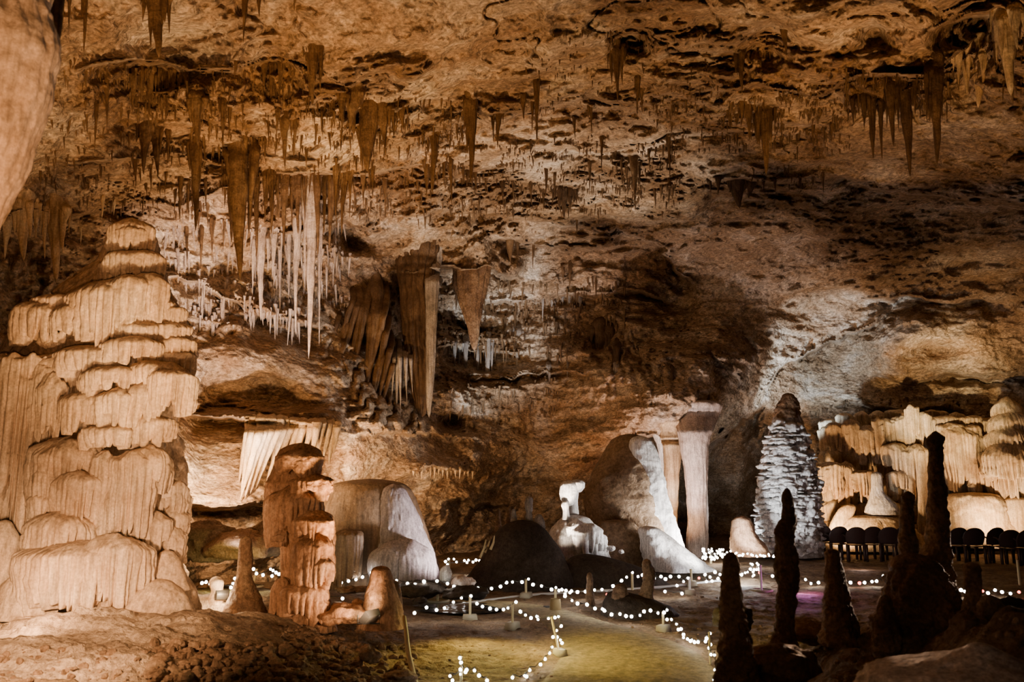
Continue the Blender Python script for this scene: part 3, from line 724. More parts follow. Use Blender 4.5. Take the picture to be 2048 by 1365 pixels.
for phrase, mat, _, lst in CL:
    lst = sorted(lst); n = len(lst)
    for i, (px, pt, pb, w) in enumerate(lst):
        seed += 1
        lean = .022 * ((px - 1024) / 800)
        Y = float(S(px, pt)) - w / 2 * float(mpp(pt, 15)) * .4
        sh_ = .42 if pb - pt > 110 else .58 if w > 20 else .7
        na = 22 if w > 16 else 14
        V, F = bundle(px, pt - 4, pb, w * (1.22 if w >= 14 else 1.05), Y, seed, lean, big=w > 9, na=na, nt=36 if pb - pt > 80 else 24, shape=sh_, rough=.26)
        o = obj('hanging_stalactite', V, F, M['umber' if mat == 'dark' else mat], origin=P(px, pt, Y))
        ln = pb - pt
        size = ('long' if ln > 110 else 'short' if ln < 60 else 'medium length') + (' thick' if w >= 22 else ' thin' if w <= 9 else '')
        tone = {'brown': 'brown', 'dark': 'dark brown', 'pale': 'pale lilac', 'amber': 'amber', 'grey': 'grey'}[mat]
        tag(o, f'{tone} stalactite, {ordw(i, n)} at the {phrase}', 'stalactite', 'stalactites at the ' + phrase)
        nlab = len(o['label'].split())
        assert nlab <= 16, o['label']
        nst += 1

# large hanging curtains
def curtain(name, label, prof, Y, mat, cap='tip', **kw):
    V, F = sil(prof, Y, cap=cap, rooted=True, **kw)
    o = obj(name, V, F, M[mat], origin=P((prof[0][1] + prof[0][2]) / 2, prof[0][0], Y))
    tag(o, label, 'drapery'); return o
curtain('stone_curtain', 'tall brown and grey fluted curtain hanging at the centre of the back wall',
        [(480, 786, 880), (530, 796, 868), (560, 799, 866), (620, 803, 866), (680, 808, 866), (740, 818, 868), (790, 826, 862), (826, 834, 852), (838, 842, 846)], 21.3, 'umber', na=110, flute=.24, nfl=14, lump=.06, seed=11, kd=.6)
curtain('stone_curtain', 'slim grey fluted curtain pressed to the right side of the tall brown curtain',
        [(490, 850, 890), (540, 850, 880), (640, 852, 874), (740, 852, 870), (800, 852, 864), (836, 856, 860)], 21.0, 'grey', na=60, flute=.16, nfl=9, lump=.06, seed=12, kd=.6)
curtain('stone_curtain', 'grey brown tapering curtain hanging right of the tall brown curtain',
        [(490, 900, 990), (530, 908, 982), (570, 908, 975), (610, 920, 964), (650, 934, 960), (690, 942, 955), (704, 947, 950)], 22.8, 'dark', na=80, flute=.24, nfl=12, lump=.08, seed=13, kd=.5)
for i, (x, a, b, w, ln) in enumerate([(800,705,835,10,.0),(812,708,812,9,.02),(788,710,800,9,-.04),(822,712,790,8,.03),(796,715,868,9,-.02),(806,705,780,9,0),(778,705,800,9,-.06)]):
    V, F = hang(x, a, b, w, 20.0 + .05 * i, 300 + i, ln, nt=28)
    o = obj('hanging_stalactite', V, F, M['grey'], origin=P(x, a, 20))
    tag(o, f"grey stalactite, {ordw(sorted([800,812,788,822,796,806,778]).index(x), 7)} in the comb of ribs beside the tall brown curtain", 'stalactite', 'comb of ribs by the tall curtain')
# slanting drapery running down to a point above the brown dome
SL = [(770,612,704,880,12),(760,608,712,905,13),(750,604,716,932,15),(742,610,722,915,12),(734,606,694,820,12),(726,604,684,800,11),(716,602,672,765,12),(706,598,662,742,10),(696,640,654,792,10),(688,690,650,800,9),(776,650,738,850,12),(782,690,745,842,11),(768,700,730,872,10),(758,720,724,900,12),(790,720,752,850,9),(746,770,716,926,13),(676,640,640,742,9)]
for i, (x0, y0, x1, y1, w) in enumerate(SL):
    lean = (x1 - x0) / (y1 - y0); yy = float(S(x0, y0)) - .15 - .02 * (i % 5)
    V, F = hang(x0, y0, y1, w * 1.25, min(yy, 20.0), 330 + i, lean, na=18, nt=44, shape=.42, flute=.25)
    o = obj('stone_curtain', V, F, M['brown'], origin=P(x0, y0, yy))
    tag(o, 'slanting strand, ' + ordw(sorted(q[0] for q in SL).index(x0), len(SL)) + ' by its root, of the drapery above the brown dome', 'drapery', 'slanting strands above the brown dome')

# innumerable soda straws and small stalactites crusting the ceiling
zones = [(255,372,140,235,120,8,34),(505,585,125,190,80,6,30),(605,645,95,190,40,6,30),(445,520,290,370,90,8,40),(660,750,185,300,110,6,36),(740,820,210,290,70,6,30),(1095,1165,372,396,70,5,22),(830,930,235,300,90,5,24),(1215,1310,60,120,70,5,24),(1440,1540,205,255,90,6,30),(1700,1900,150,215,140,6,34),(1230,1300,350,380,60,5,18),(860,1360,270,430,1300,4,17),(1300,1700,170,300,620,4,20),(620,960,190,440,520,5,30),(80,640,120,420,900,5,30),(860,1250,560,720,620,5,34),
         (540,720,345,360,60,20,90),(1400,1660,330,372,90,4,20),(1690,1900,140,220,160,6,40),(1040,1420,60,240,260,4,14),(880,1120,740,860,160,6,26),(0,420,395,440,120,6,30),(1260,1460,860,900,60,4,16),
         (1900,2050,40,180,70,6,40),(820,960,925,950,50,4,12),(1600,1940,800,860,120,4,20),(330,700,200,330,120,8,40),(2050,2300,0,300,60,6,30),(1440,1700,225,270,170,5,24)]
def straws(zones, mat, label):
    mb = MB()
    for (x0, x1, y0, y1, n, l0, l1) in zones:
        X = RNG.uniform(x0, x1, n); Yp = RNG.uniform(y0, y1, n); Ls = l0 + (l1 - l0) * RNG.random(n) ** 2.2
        kp = pn(np.stack([X * .018, Yp * .03, X * 0], -1)) > -.12
        X, Yp, Ls = X[kp], Yp[kp], Ls[kp]; n = len(X)
        Ds = S(X, Yp)
        wpx = 1.6 + 2.4 * RNG.random(n) + Ls * .07
        for x, y, l, d, w in zip(X, Yp, Ls, Ds, wpx):
            q = np.array([-.25, 0, .5, 1.0]); rr = np.array([1.3, 1, .62, .05]) * w / 2 * float(mpp(y, d))
            cen = P(x + q * l * RNG.normal() * .07, y + q * l, d); cen[:, 1] = d - .02
            th = np.arange(5) * 2 * pi / 5
            V = cen[:, None] + rr[:, None, None] * np.stack([np.cos(th), np.sin(th), 0 * th], -1)[None]
            mb.add(V, gridf(4, 5, True))
    o = mb.build('soda_straws', M[mat], origin=(0, 15, 8))
    tag(o, label, 'soda straws', kind='stuff')
straws(zones, 'brown', 'tiny brown soda straw stalactites crusting the whole cave ceiling')
straws([(330,700,440,660,560,6,46),(360,600,570,640,160,10,60)], 'pale', 'tiny pale lilac soda straw stalactites on the ledge behind the flowstone tower')
# ------------------------------------------------------------------ stalagmites, domes and columns
def stag(name, label, cat, prof, Y, mat, group=None, **kw):
    V, F = sil(prof, Y, **kw)
    py, xl, xr = prof[-1]
    o = obj(name, V, F, M[mat], origin=P((xl + xr) / 2, py, Y))
    return tag(o, label, cat, group)

# twin rust stalagmite by the tower: two stems, each with caps and curtains
YA = 10.9
st = empty('stalagmite', P(610, 1258, YA))
tag(st, 'tall rust stalagmite with two stems, lit warm from its right foot', 'stalagmite')
V, F = sil([(886, 572, 632), (900, 560, 642), (930, 552, 648), (960, 540, 640), (985, 530, 642), (1010, 540, 640), (1050, 556, 620), (1100, 562, 612), (1160, 562, 620), (1200, 552, 640), (1265, 545, 670)], YA + .25, kd=.8, na=96, seed=21, lump=.12, lsc=2, flute=.05, nfl=26, tier=.10, tper=.34, rag=.8)
obj('left_stem', V, F, M['rust'], st)
V, F = sil([(1018, 600, 650), (1032, 586, 664), (1060, 580, 668), (1090, 582, 666), (1120, 582, 670), (1150, 586, 664), (1180, 580, 656), (1210, 570, 658), (1262, 556, 672)], YA - .15, kd=.8, na=110, seed=22, lump=.10, lsc=2, flute=.06, nfl=22, tier=.10, tper=.30, rag=.9)
obj('right_stem', V, F, M['rust'], st)
for i, (x, a, b, w, dy, nr, kw) in enumerate([(592,968,1085,118,.05,13,dict(lenvar=.4)), (625,948,1000,84,.12,8,dict(lump=.2)), (600,900,960,92,.05,6,dict(ribamp=.05,lump=.2)), (628,1030,1080,86,.28,10,dict(lump=.14)),
        (628,1062,1190,84,.30,10,dict(lenvar=.35)), (640,1110,1175,64,.36,8,{}), (606,1165,1240,100,.34,12,dict(lenvar=.25)), (566,1152,1255,50,.30,7,dict(dome=.3)), (632,1190,1250,60,.36,7,{})]):
    V, F = lobe(x, a, b, w, YA - dy, ribs=nr + 2, seed=200 + i, depth=.7, **kw)
    obj('curtain', V, F, M['rust'], st)

stag('stalagmite', 'slender brown stalagmite on a broad cone left of the twin rust stalagmite', 'stalagmite',
     [(1072,482,502),(1090,478,504),(1120,476,506),(1150,474,502),(1172,468,510),(1195,458,522),(1220,448,530),(1248,440,538)], 10.9, 'dark', seed=23, lump=.12, tier=.06, tper=.3, na=64)
stag('stalagmite', 'small pale stalagmite with a knob head, glowing at the tower foot', 'stalagmite',
     [(1153,424,442),(1164,418,448),(1176,420,446),(1184,424,446),(1196,416,450),(1216,412,452),(1232,404,462)], 11.1, 'cream', seed=24, lump=.1, na=48)
stag('stalagmite', 'stout ringed brown stalagmite by the floodlight, right of the twin rust stalagmite', 'stalagmite',
     [(1132,748,776),(1142,742,782),(1165,738,788),(1180,734,792),(1205,728,800),(1230,724,806),(1256,716,812)], 10.7, 'rust', seed=25, lump=.08, tier=.05, tper=.22, rag=.3, na=72)
stag('stalagmite', 'shaded brown stub leaning on the stout ringed stalagmite', 'stalagmite',
     [(1160,776,796),(1180,776,802),(1220,778,806),(1256,776,812)], 10.95, 'dark', seed=26, na=40)

# brown dome, the light on its right side painted as paler stone
YD = 15.6
dm = empty('dome_stalagmite', P(765, 1172, YD))
tag(dm, 'broad rounded flowstone dome, brown at left and lit pinkish white at right', 'stalagmite')
V, F = sil([(958,690,792),(964,672,806),(980,652,822),(1000,640,832),(1040,632,846),(1090,640,862),(1130,650,876),(1175,650,880)], YD + .6, kd=.75, na=150, seed=31, lump=.035, lsc=1.6, flute=.012, nfl=60, fine=.012)
obj('dome_body', V, F, M['dome'], dm)
V, F = sil([(968,778,798),(978,764,810),(1000,748,822),(1030,741,836),(1060,737,848),(1100,732,864),(1140,744,876),(1178,768,876)], YD + .12, kd=.62, na=170, seed=32, lump=.05, lsc=1.8, flute=.035, nfl=80, tier=.06, tper=.6, rag=.8, fine=.02)
obj('lit_side', V, F, M['lilac'], dm)
for i, (x, a, b, w, dy, nr, kw) in enumerate([(806,1078,1176,136,.62,24,dict(dome=.5,lenvar=.3,ribamp=.10,lump=.05)), (690,1060,1165,76,.75,12,dict(dome=.1,lenvar=.2,ribamp=.12))]):
    V, F = lobe(x, a, b, w, YD - dy + .25, ribs=nr, seed=240 + i, depth=.5, **kw)
    obj('curtain', V, F, M['lilac' if i < 1 else 'dome'], dm)

# brown cone, light on its right face painted white, with a white apron
YC = 19.6
cn = empty('cone_stalagmite', P(1250, 1135, YC))
tag(cn, 'tall brown cone stalagmite whose lit right face and apron shine white', 'stalagmite')
V, F = sil([(868,1232,1286),(880,1222,1300),(900,1208,1312),(950,1180,1324),(1000,1168,1334),(1050,1176,1350),(1100,1180,1366),(1140,1176,1376)], YC + .5, kd=.85, na=130, seed=33, lump=.07, lsc=1.8, fine=.03)
obj('cone_body', V, F, M['cone'], cn)
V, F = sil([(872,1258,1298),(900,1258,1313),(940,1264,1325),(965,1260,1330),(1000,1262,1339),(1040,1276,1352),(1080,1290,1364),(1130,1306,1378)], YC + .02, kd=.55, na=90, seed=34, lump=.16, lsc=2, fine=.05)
obj('lit_face', V, F, M['white'], cn)
V, F = sil([(1052,1276,1312),(1064,1276,1326),(1090,1282,1362),(1115,1284,1396),(1140,1290,1430)], YC - 1.2, kd=.9, na=90, seed=35, lump=.12, lsc=2.2, fine=.05)
obj('apron', V, F, M['white'], cn)
V, F = sil([(1040,1200,1262),(1070,1190,1290),(1110,1180,1310),(1140,1170,1320)], YC - .6, kd=.6, na=70, seed=36, lump=.12)
obj('foot_slope', V, F, M['cone'], cn)

# bright white mushroom stalagmite on its flowstone pedestal
YW = 18.4
wm = empty('white_stalagmite', P(1158, 1118, YW))
tag(wm, 'bright white mushroom shaped stalagmite on a rounded pedestal', 'stalagmite')
V, F = sil([(968,1138,1158),(1000,1136,1156),(1030,1134,1157),(1045,1130,1162)], YW, kd=.8, na=60, seed=41, lump=.10, flute=.05, nfl=9)
obj('stem', V, F, M['white'], wm)
V, F = sil([(961,1126,1150),(970,1120,1156),(985,1118,1156),(1000,1121,1152),(1013,1132,1146)], YW - .12, kd=.8, na=60, seed=44, lump=.10, cap='both')
obj('mushroom_cap', V, F, M['white'], wm)
V, F = sil([(959,1146,1162),(966,1141,1170),(976,1143,1170),(986,1150,1162)], YW - .1, kd=.8, na=48, seed=45, lump=.10, cap='both')
obj('cap_knob', V, F, M['white'], wm)
V, F = sil([(1002,1124,1136),(1012,1122,1138),(1022,1126,1138),(1040,1124,1140)], YW - .25, na=30, seed=42)
obj('side_knob', V, F, M['white'], wm)
V, F = sil([(1030,1130,1168),(1040,1118,1180),(1058,1104,1196),(1080,1096,1210),(1100,1100,1214),(1120,1096,1220)], YW - .1, kd=.7, na=90, seed=43, lump=.14, lsc=2, flute=.04, nfl=26)
obj('pedestal', V, F, M['white'], wm)
for i, (x, a, b, w, dy) in enumerate([(1152,1040,1085,40,.45),(1175,1046,1112,64,.5),(1195,1062,1110,40,.45)]):
    V, F = lobe(x, a, b, w, YW - dy, ribs=8, seed=260 + i, depth=.6); obj('curtain', V, F, M['white'], wm)

# dark mound in front and the little figures on it
V, F = sil([(1040,1030,1060),(1046,1014,1074),(1060,996,1092),(1080,982,1108),(1100,974,1122),(1130,954,1136),(1165,925,1150),(1195,895,1160)], 16.6, kd=.6, na=120, seed=51, lump=.06, lsc=1.4, fine=.015)
o = obj('rock_mound', V, F, M['mound'], origin=P(1035, 1190, 16.6)); tag(o, 'smooth dark rock mound in the middle of the cave floor', 'rock')
V, F = sil([(1108,1150,1190),(1130,1120,1270),(1160,1100,1330),(1185,1090,1370)], 16.9, kd=.5, na=100, seed=52, lump=.12, fine=.04)
o = obj('rock_mound', V, F, M['mound'], origin=P(1230, 1180, 16.9)); tag(o, 'low dark rock slope below the white mushroom stalagmite', 'rock')
V, F = sil([(1182,1218,1240),(1196,1212,1300),(1215,1205,1345),(1232,1200,1362)], 13.4, kd=.7, na=80, seed=53, lump=.16, fine=.05)
o = obj('rock_mound', V, F, M['mound'], origin=P(1280, 1230, 13.4)); tag(o, 'dark rounded rock beside the path bend, carrying two stubs', 'rock')
for lab, prof, Y, mt in [
    ('grey figure like stalagmite standing on top of the dark mound', [(992,1053,1063),(1000,1050,1066),(1014,1049,1066),(1026,1052,1064),(1046,1050,1066)], 16.7, 'grey'),
    ('short stub with a small head on the right shoulder of the dark mound', [(1028,1074,1082),(1036,1070,1086),(1046,1068,1090),(1062,1066,1090)], 16.7, 'grey'),
    ('thin stub on the left shoulder of the dark mound, nearer its top', [(1018,1024,1031),(1030,1023,1033),(1048,1020,1034)], 16.8, 'grey'),
    ('thin brown stub behind the left shoulder of the dark mound', [(1014,1014,1022),(1030,1013,1022),(1054,1010,1024)], 17.2, 'dark'),
    ('faint brown stub furthest left behind the dark mound', [(1018,993,1000),(1034,992,1001),(1064,990,1004)], 17.6, 'dark'),
    ('dark bent stub standing on the dark rock by the path bend', [(1118,1286,1300),(1130,1284,1304),(1150,1286,1312),(1170,1284,1308),(1200,1276,1306)], 13.4, 'dark'),
    ('short wide dark stub left of the bent one by the path bend', [(1168,1232,1252),(1180,1226,1254),(1206,1220,1258)], 13.3, 'dark'),
    ('brown post like stub standing alone beyond the path', [(1145,1174,1184),(1160,1173,1186),(1185,1172,1187),(1214,1170,1190)], 13.6, 'dark'),
    ('low reddish boulder stalagmite left of the pagoda stalagmite', [(1032,1472,1496),(1045,1464,1504),(1070,1462,1512),(1112,1462,1545)], 20.6, 'rust'),
]:
    stag('stalagmite', lab, 'stalagmite', prof, Y, mt, na=40, seed=len(lab), lump=.2, lsc=2.2, fine=.08)

# twin columns with their canopy
YK = 23.0
tc = empty('rock_column', P(1375, 1114, YK)); tag(tc, 'pair of pale columns joined by a canopy under the dark roof', 'column')
V, F = sil([(830,1306,1366),(866,1318,1364),(900,1328,1364),(950,1330,1358),(1000,1332,1356),(1050,1334,1354),(1112,1338,1352)], YK + .15, kd=.8, na=60, seed=61, rooted=True, lump=.08, flute=.09, nfl=11, tier=.03, tper=.6)
obj('left_shaft', V, F, M['amber'], tc)
V, F = sil([(800,1340,1452),(840,1350,1432),(872,1356,1420),(900,1362,1416),(950,1370,1415),(1000,1374,1415),(1050,1376,1416),(1080,1372,1416),(1118,1374,1412)], YK - .2, kd=.8, na=70, seed=62, rooted=True, lump=.07, flute=.09, nfl=13)
obj('right_shaft', V, F, M['pale'], tc)
V, F = sil([(860,1300,1336),(890,1314,1334),(920,1318,1332),(980,1322,1334),(1040,1326,1336),(1100,1330,1340)], YK + .5, na=30, seed=64, flute=.1)
obj('thin_shaft', V, F, M['white'], tc)

# pagoda stalagmite
YG = 22.2
PG = [(790,1568,1584),(805,1560,1592),(830,1545,1604),(870,1532,1618),(920,1522,1630),(960,1516,1638),(1000,1512,1641),(1040,1512,1642),(1090,1508,1644),(1112,1500,1646)]
V, F = sil([(p, l + 5, r - 5) for p, l, r in PG], YG + .1, kd=.85, nt=120, na=110, seed=66, lump=.08, tier=.08, tper=.27, rag=1.1, fine=.09)
o = obj('pagoda_stalagmite', V, F, M['grey'], origin=P(1575, 1112, YG)); tag(o, 'tall pagoda shaped stalagmite in ragged snowy tiers, lit cold white', 'stalagmite')
rg = np.random.default_rng(5); pk = np.array(PG, float); k = 0
for row, py in enumerate(np.arange(812, 1104, 7.5)):
    mb = MB()
    l, r = np.interp(py, pk[:, 0], pk[:, 1]), np.interp(py, pk[:, 0], pk[:, 2]); R_ = (r - l) / 2; mx = (l + r) / 2
    n = max(2, int(R_ / 8.5))
    for j in range(n):
        if py < 836 or (py < 880 and rg.random() < .2): continue
        th = math.radians(-82 + 164 * (j + .5 + .35 * rg.uniform(-1, 1)) / n)
        w = rg.uniform(24, 40) * (.75 + .25 * R_ / 65); hgt = rg.uniform(8, 19)
        xx = mx + (R_ - 9) * math.sin(th); yy = YG - (R_ - 9) * .85 * math.cos(th) * float(mpp(py, YG))
        V, F = lobe(xx, py + rg.uniform(-6, 6), py + hgt, w, yy, ribs=6, depth=.8, seed=1300 + k, nv=18, npr=5, ribamp=.4, lenvar=.75, lump=.45, dome=.55, arc=130); k += 1
        mb.add(V, F)
    if mb.n: mb.build('snowy_ring', M['white'], o)
V, F = sil([(786,1568,1584),(800,1560,1593),(820,1550,1600),(838,1550,1602)], YG + .05, kd=.9, na=60, seed=67, lump=.3, tier=.12, tper=.16, fine=.1)
obj('dark_crown', V, F, M['dark'], o)

# ------------------------------------------------------------------ flowstone front of the bright right wall
YR = 25.2
def fs(label, lobes, mat, base):
    e = empty('flowstone_curtain', P(*base, YR)); tag(e, label, 'flowstone', 'flowstone of the amber right wall')
    for i, (x, a, b, w, dy, kw) in enumerate(lobes):
        V, F = lobe(x, a, b, w, YR - dy, seed=400 + int(x) + i, depth=.5, ribs=int(1.5 * kw.pop('ribs', max(4, int(w / 6)))), nv=34, npr=7, **{**dict(ribamp=.36, lenvar=.6, dome=.2, lump=.14), **kw})
        obj('curtain', V, F, M[mat], e)
    return e
fs('long organ pipe curtain of pale ribs behind the tallest dark stalagmite', [(1916,852,990,78,.9,dict(ribs=11,dome=.16,lenvar=.3,taper=.08,ribamp=.3)),(1902,845,905,60,.8,dict(ribs=6)),(1935,850,900,50,.85,dict(ribs=5))], 'amber', (1916, 990))
fs('wide ruffled curtain with a flat rim at the right edge, behind the chairs', [(2014,795,860,70,1.0,dict(ribs=10,dome=.5)),(2014,820,890,86,1.1,dict(ribs=12,dome=.45)),(2018,850,920,104,1.2,dict(ribs=14,dome=.45)),(2024,880,958,130,1.35,dict(ribs=20,dome=.5,lenvar=.1)),(2024,930,1000,110,1.0,dict(ribs=14,dome=.1))], 'amber', (2014, 1000))
fs('shaggy pale tongue of flowstone just left of the ruffled curtain', [(1962,872,930,44,.9,dict(ribs=6,lump=.2)),(1964,905,972,48,1.0,dict(ribs=6,lump=.2)),(1975,930,985,40,1.1,dict(ribs=6))], 'amber', (1962, 985))
fs('row of short pale curtains under the dark crack of the right wall', [(1890,832,872,60,.5,dict(ribs=8)),(1935,832,872,56,.55,dict(ribs=8)),(1960,838,880,40,.5,dict(ribs=6)),(1865,838,870,40,.5,dict(ribs=6))], 'amber', (1910, 880))
fs('tall pale pillar curtain at the middle of the right wall', [(1822,812,905,30,.7,dict(ribs=4,dome=.08,lenvar=.1)),(1845,825,890,36,.55,dict(ribs=6)),(1800,832,900,46,.5,dict(ribs=7)),(1775,838,900,40,.5,dict(ribs=6))], 'amber', (1815, 905))
fs('orange and white striped curtain low on the right wall beside the pagoda stalagmite', [(1660,924,1000,56,.9,dict(ribs=8,dome=.12,lenvar=.3)),(1692,925,1000,44,.8,dict(ribs=6)),(1722,942,1000,60,.85,dict(ribs=8,dome=.1))], 'amber', (1690, 1000))
fs('group of tan hanging ribs left of the tall pale pillar curtain', [(1735,850,925,50,.5,dict(ribs=6,lenvar=.5)),(1700,840,915,44,.45,dict(ribs=5,lenvar=.5)),(1668,845,905,40,.4,dict(ribs=5,lenvar=.5)),(1755,835,930,28,.6,dict(ribs=3,dome=.1))], 'amber', (1710, 925))
fs('broad ribbed apron right behind the second dark stalagmite', [(1790,885,965,60,.8,dict(ribs=7)),(1825,890,1000,70,.9,dict(ribs=10,dome=.15)),(1850,905,1000,40,.95,dict(ribs=6)),(1800,940,1000,60,.9,dict(ribs=8))], 'amber', (1820, 1000))
e = empty('flowstone_bed', P(1850, 1090, YR + .6)); tag(e, 'bed of small ribbed curtains covering the amber wall between the larger ones', 'flowstone')
rg = np.random.default_rng(8)
for row, (y0, y1, x0, x1, sp) in enumerate([(826, 880, 1640, 2060, 30), (858, 925, 1640, 2060, 34), (900, 975, 1640, 2060, 36), (950, 1020, 1645, 2060, 40), (1000, 1060, 1640, 2060, 44), (1040, 1095, 1640, 2060, 48)]):
    x = x0
    while x < x1:
        w = sp * rg.uniform(.8, 1.7); a = y0 + rg.uniform(-10, 12); b_ = y1 + rg.uniform(-18, 14)
        V, F = lobe(x + w / 2, a, b_, w * 1.25, YR + .35 - .14 * row + rg.uniform(-.12, .12), ribs=max(4, int(w / 5)), depth=.5, seed=900 + row * 40 + int(x), nv=26, npr=6, ribamp=.38, lenvar=.65, dome=rg.uniform(.12, .35), lump=.16)
        obj('curtain', V, F, M['amber'], e); x += w
for lab, prof, mt, kw in [
    ('slanting spotted boulder leaning against the foot of the right wall', [(1008,1690,1712),(1020,1676,1712),(1050,1660,1700),(1080,1650,1690),(1100,1645,1690)], 'amber', dict(lump=.12)),
    ('white column stub at the foot of the striped curtain', [(944,1742,1764),(960,1742,1764),(985,1742,1768),(1005,1736,1790),(1030,1730,1800)], 'white', dict(tier=.08, tper=.3)),
    ('wide ribbed flowstone mound right of the tallest dark stalagmite', [(985,1900,1990),(1000,1884,2004),(1030,1880,2012),(1060,1880,2020),(1090,1876,2030)], 'amber', dict(lump=.16, flute=.07, nfl=50, tier=.10, tper=.4, fine=.05)),
    ('smooth pale mound behind the right hand chairs', [(1022,1974,2002),(1035,1958,2016),(1060,1935,2040),(1095,1920,2060)], 'amber', dict(lump=.12, fine=.05, tier=.04, tper=.5)),
    ('blocky pale flowstone at the right edge behind the chairs', [(995,2006,2060),(1020,2000,2070),(1060,2000,2080),(1095,1995,2090)], 'amber', dict(flute=.06, nfl=24)),
    ('sloping orange flowstone slab behind the left hand chairs', [(1030,1700,1790),(1050,1680,1820),(1075,1650,1850),(1100,1640,1860)], 'amber', dict(lump=.12, flute=.07, nfl=36, tier=.06, tper=.5)),
    ('thin pale column joining wall and floor left of the tallest dark stalagmite', [(900,1834,1850),(960,1836,1852),(1020,1836,1852),(1090,1832,1854)], 'amber', dict(flute=.1, nfl=7)),
]:
    V, F = sil(prof, YR - 1.2, kd=.5, na=80, seed=len(lab), **kw)
    py, xl, xr = prof[-1]
    tag(obj('flowstone_mound', V, F, M[mt], origin=P((xl + xr) / 2, py, YR - 1.2)), lab, 'flowstone')

# lit ledge curtain on the left wall, above the twin stalagmite
e = empty('ledge_curtain', P(560, 1000, 16.0)); tag(e, 'fringed amber curtain hanging off the left ledge, lit from below', 'drapery')
for i, (x, b, w, ln) in enumerate([(672,905,13,-.05),(664,925,13,-.10),(655,915,13,-.12),(645,935,14,-.16),(634,925,13,-.2),(622,915,13,-.24),(610,930,14,-.28),(597,935,14,-.3),(584,945,14,-.34),(571,960,14,-.36),(558,975,15,-.36),(545,985,15,-.34),(532,995,14,-.3),(519,1002,14,-.26),(508,985,14,-.2),(497,965,12,-.16)]):
    top = 850 + abs(x - 620) * .05
    V, F = hang(x, top, b + 4, w * 1.3, min(float(S(x, 846)) - .2, float(S(x + ln * (b - top), b)) - .1, float(S(x + ln * (b - top) * .5, (b + top) / 2)) - .1), 500 + i, ln, na=14, nt=30, shape=.45, flute=.14)
    obj('rib', V, F, M['amber'], e)
e2 = empty('ledge_curtain', P(880, 1000, 20)); tag(e2, 'small white fringe of ribs on the amber bulge right of the brown dome', 'drapery')
for i in range(15):
    V, F = hang(826 + 8.5 * i, 942 - 7 * math.sin(i / 14 * pi), 953 + 4 * (i % 3), 6, float(S(826 + 8.5 * i, 944)) - .12, 530 + i, 0, na=8, nt=12)
    obj('rib', V, F, M['amber'], e2)

# ------------------------------------------------------------------ dark stalagmites in the right foreground
kd = dict(lump=.26, lsc=2.6, fine=.11, tier=.05, tper=.22)
for lab, prof, Y, sd, kw in [
    ('tallest dark stalagmite in the right foreground, rising in front of the chairs', [(862,1862,1880),(872,1854,1888),(890,1852,1886),(905,1858,1884),(960,1856,1890),(1030,1856,1896),(1090,1850,1900),(1110,1844,1902),(1150,1840,1905),(1190,1835,1912),(1240,1815,1920),(1300,1790,1950)], 7.6, 71, dict(tier=.04, tper=.2)),
    ('dark stalagmite with a knob head just left of the tallest one', [(982,1808,1824),(992,1802,1830),(1010,1802,1826),(1040,1800,1828),(1075,1798,1832),(1110,1800,1836),(1150,1796,1840),(1200,1790,1850),(1270,1770,1870)], 7.4, 72, {}),
    ('brown stalagmite with a thin upper stem before the pagoda stalagmite', [(976,1566,1582),(990,1564,1584),(1040,1564,1592),(1052,1552,1592),(1066,1548,1590),(1080,1552,1588),(1110,1552,1594),(1140,1550,1596),(1160,1556,1598),(1200,1554,1592),(1260,1550,1588),(1310,1536,1600)], 7.0, 73, dict(tier=.05, tper=.25)),
    ('squat dark stalagmite with a round head, third from the left in the right foreground', [(1098,1652,1676),(1110,1650,1680),(1140,1652,1686),(1180,1650,1696),(1230,1648,1708),(1290,1640,1720)], 7.3, 74, {}),
    ('ringed reddish brown stalagmite by the path edge, leftmost in the right foreground', [(1104,1448,1472),(1116,1446,1478),(1150,1444,1480),(1200,1442,1484),(1260,1440,1496),(1320,1436,1510),(1400,1430,1530)], 6.4, 75, dict(tier=.05, tper=.12, rag=.3)),
    ('dim bottle shaped stalagmite at the far right of the foreground', [(1124,1928,1956),(1136,1926,1960),(1160,1928,1962),(1190,1932,1960),(1215,1926,1972),(1260,1918,1986),(1310,1910,1996)], 6.6, 76, {}),
    ('lumpy dark rock mass at the foot of the tallest dark stalagmite', [(1106,1800,1846),(1130,1782,1880),(1170,1776,1905),(1220,1765,1922),(1290,1730,1950),(1360,1690,1990)], 7.2, 77, dict(lump=.34, lsc=4.5, tier=.08, tper=.3)),
    ('low broken stub right of the bottle shaped stalagmite', [(1190,1966,1990),(1210,1960,2006),(1250,1950,2020),(1300,1940,2040)], 6.4, 78, {}),
    ('small dark stub between the squat stalagmite and the rock mass', [(1190,1762,1778),(1210,1756,1784),(1250,1748,1796),(1300,1740,1810)], 7.0, 79, {}),
]:
    k2 = dict(kd); k2.update(kw)
    stag('stalagmite', lab, 'stalagmite', prof, Y, 'dark', seed=sd, na=110, **k2)
V, F = sil([(1286,1940,1976),(1296,1930,1990),(1320,1880,2040),(1345,1760,2110),(1400,1720,2200)], 5.2, kd=.9, na=150, seed=81, lump=.22, lsc=4, fine=.10)
tag(obj('boulder', V, F, M['pale'], origin=P(1960, 1400, 5.2)), 'pale rounded boulder at the lower right corner, softly lit', 'rock')

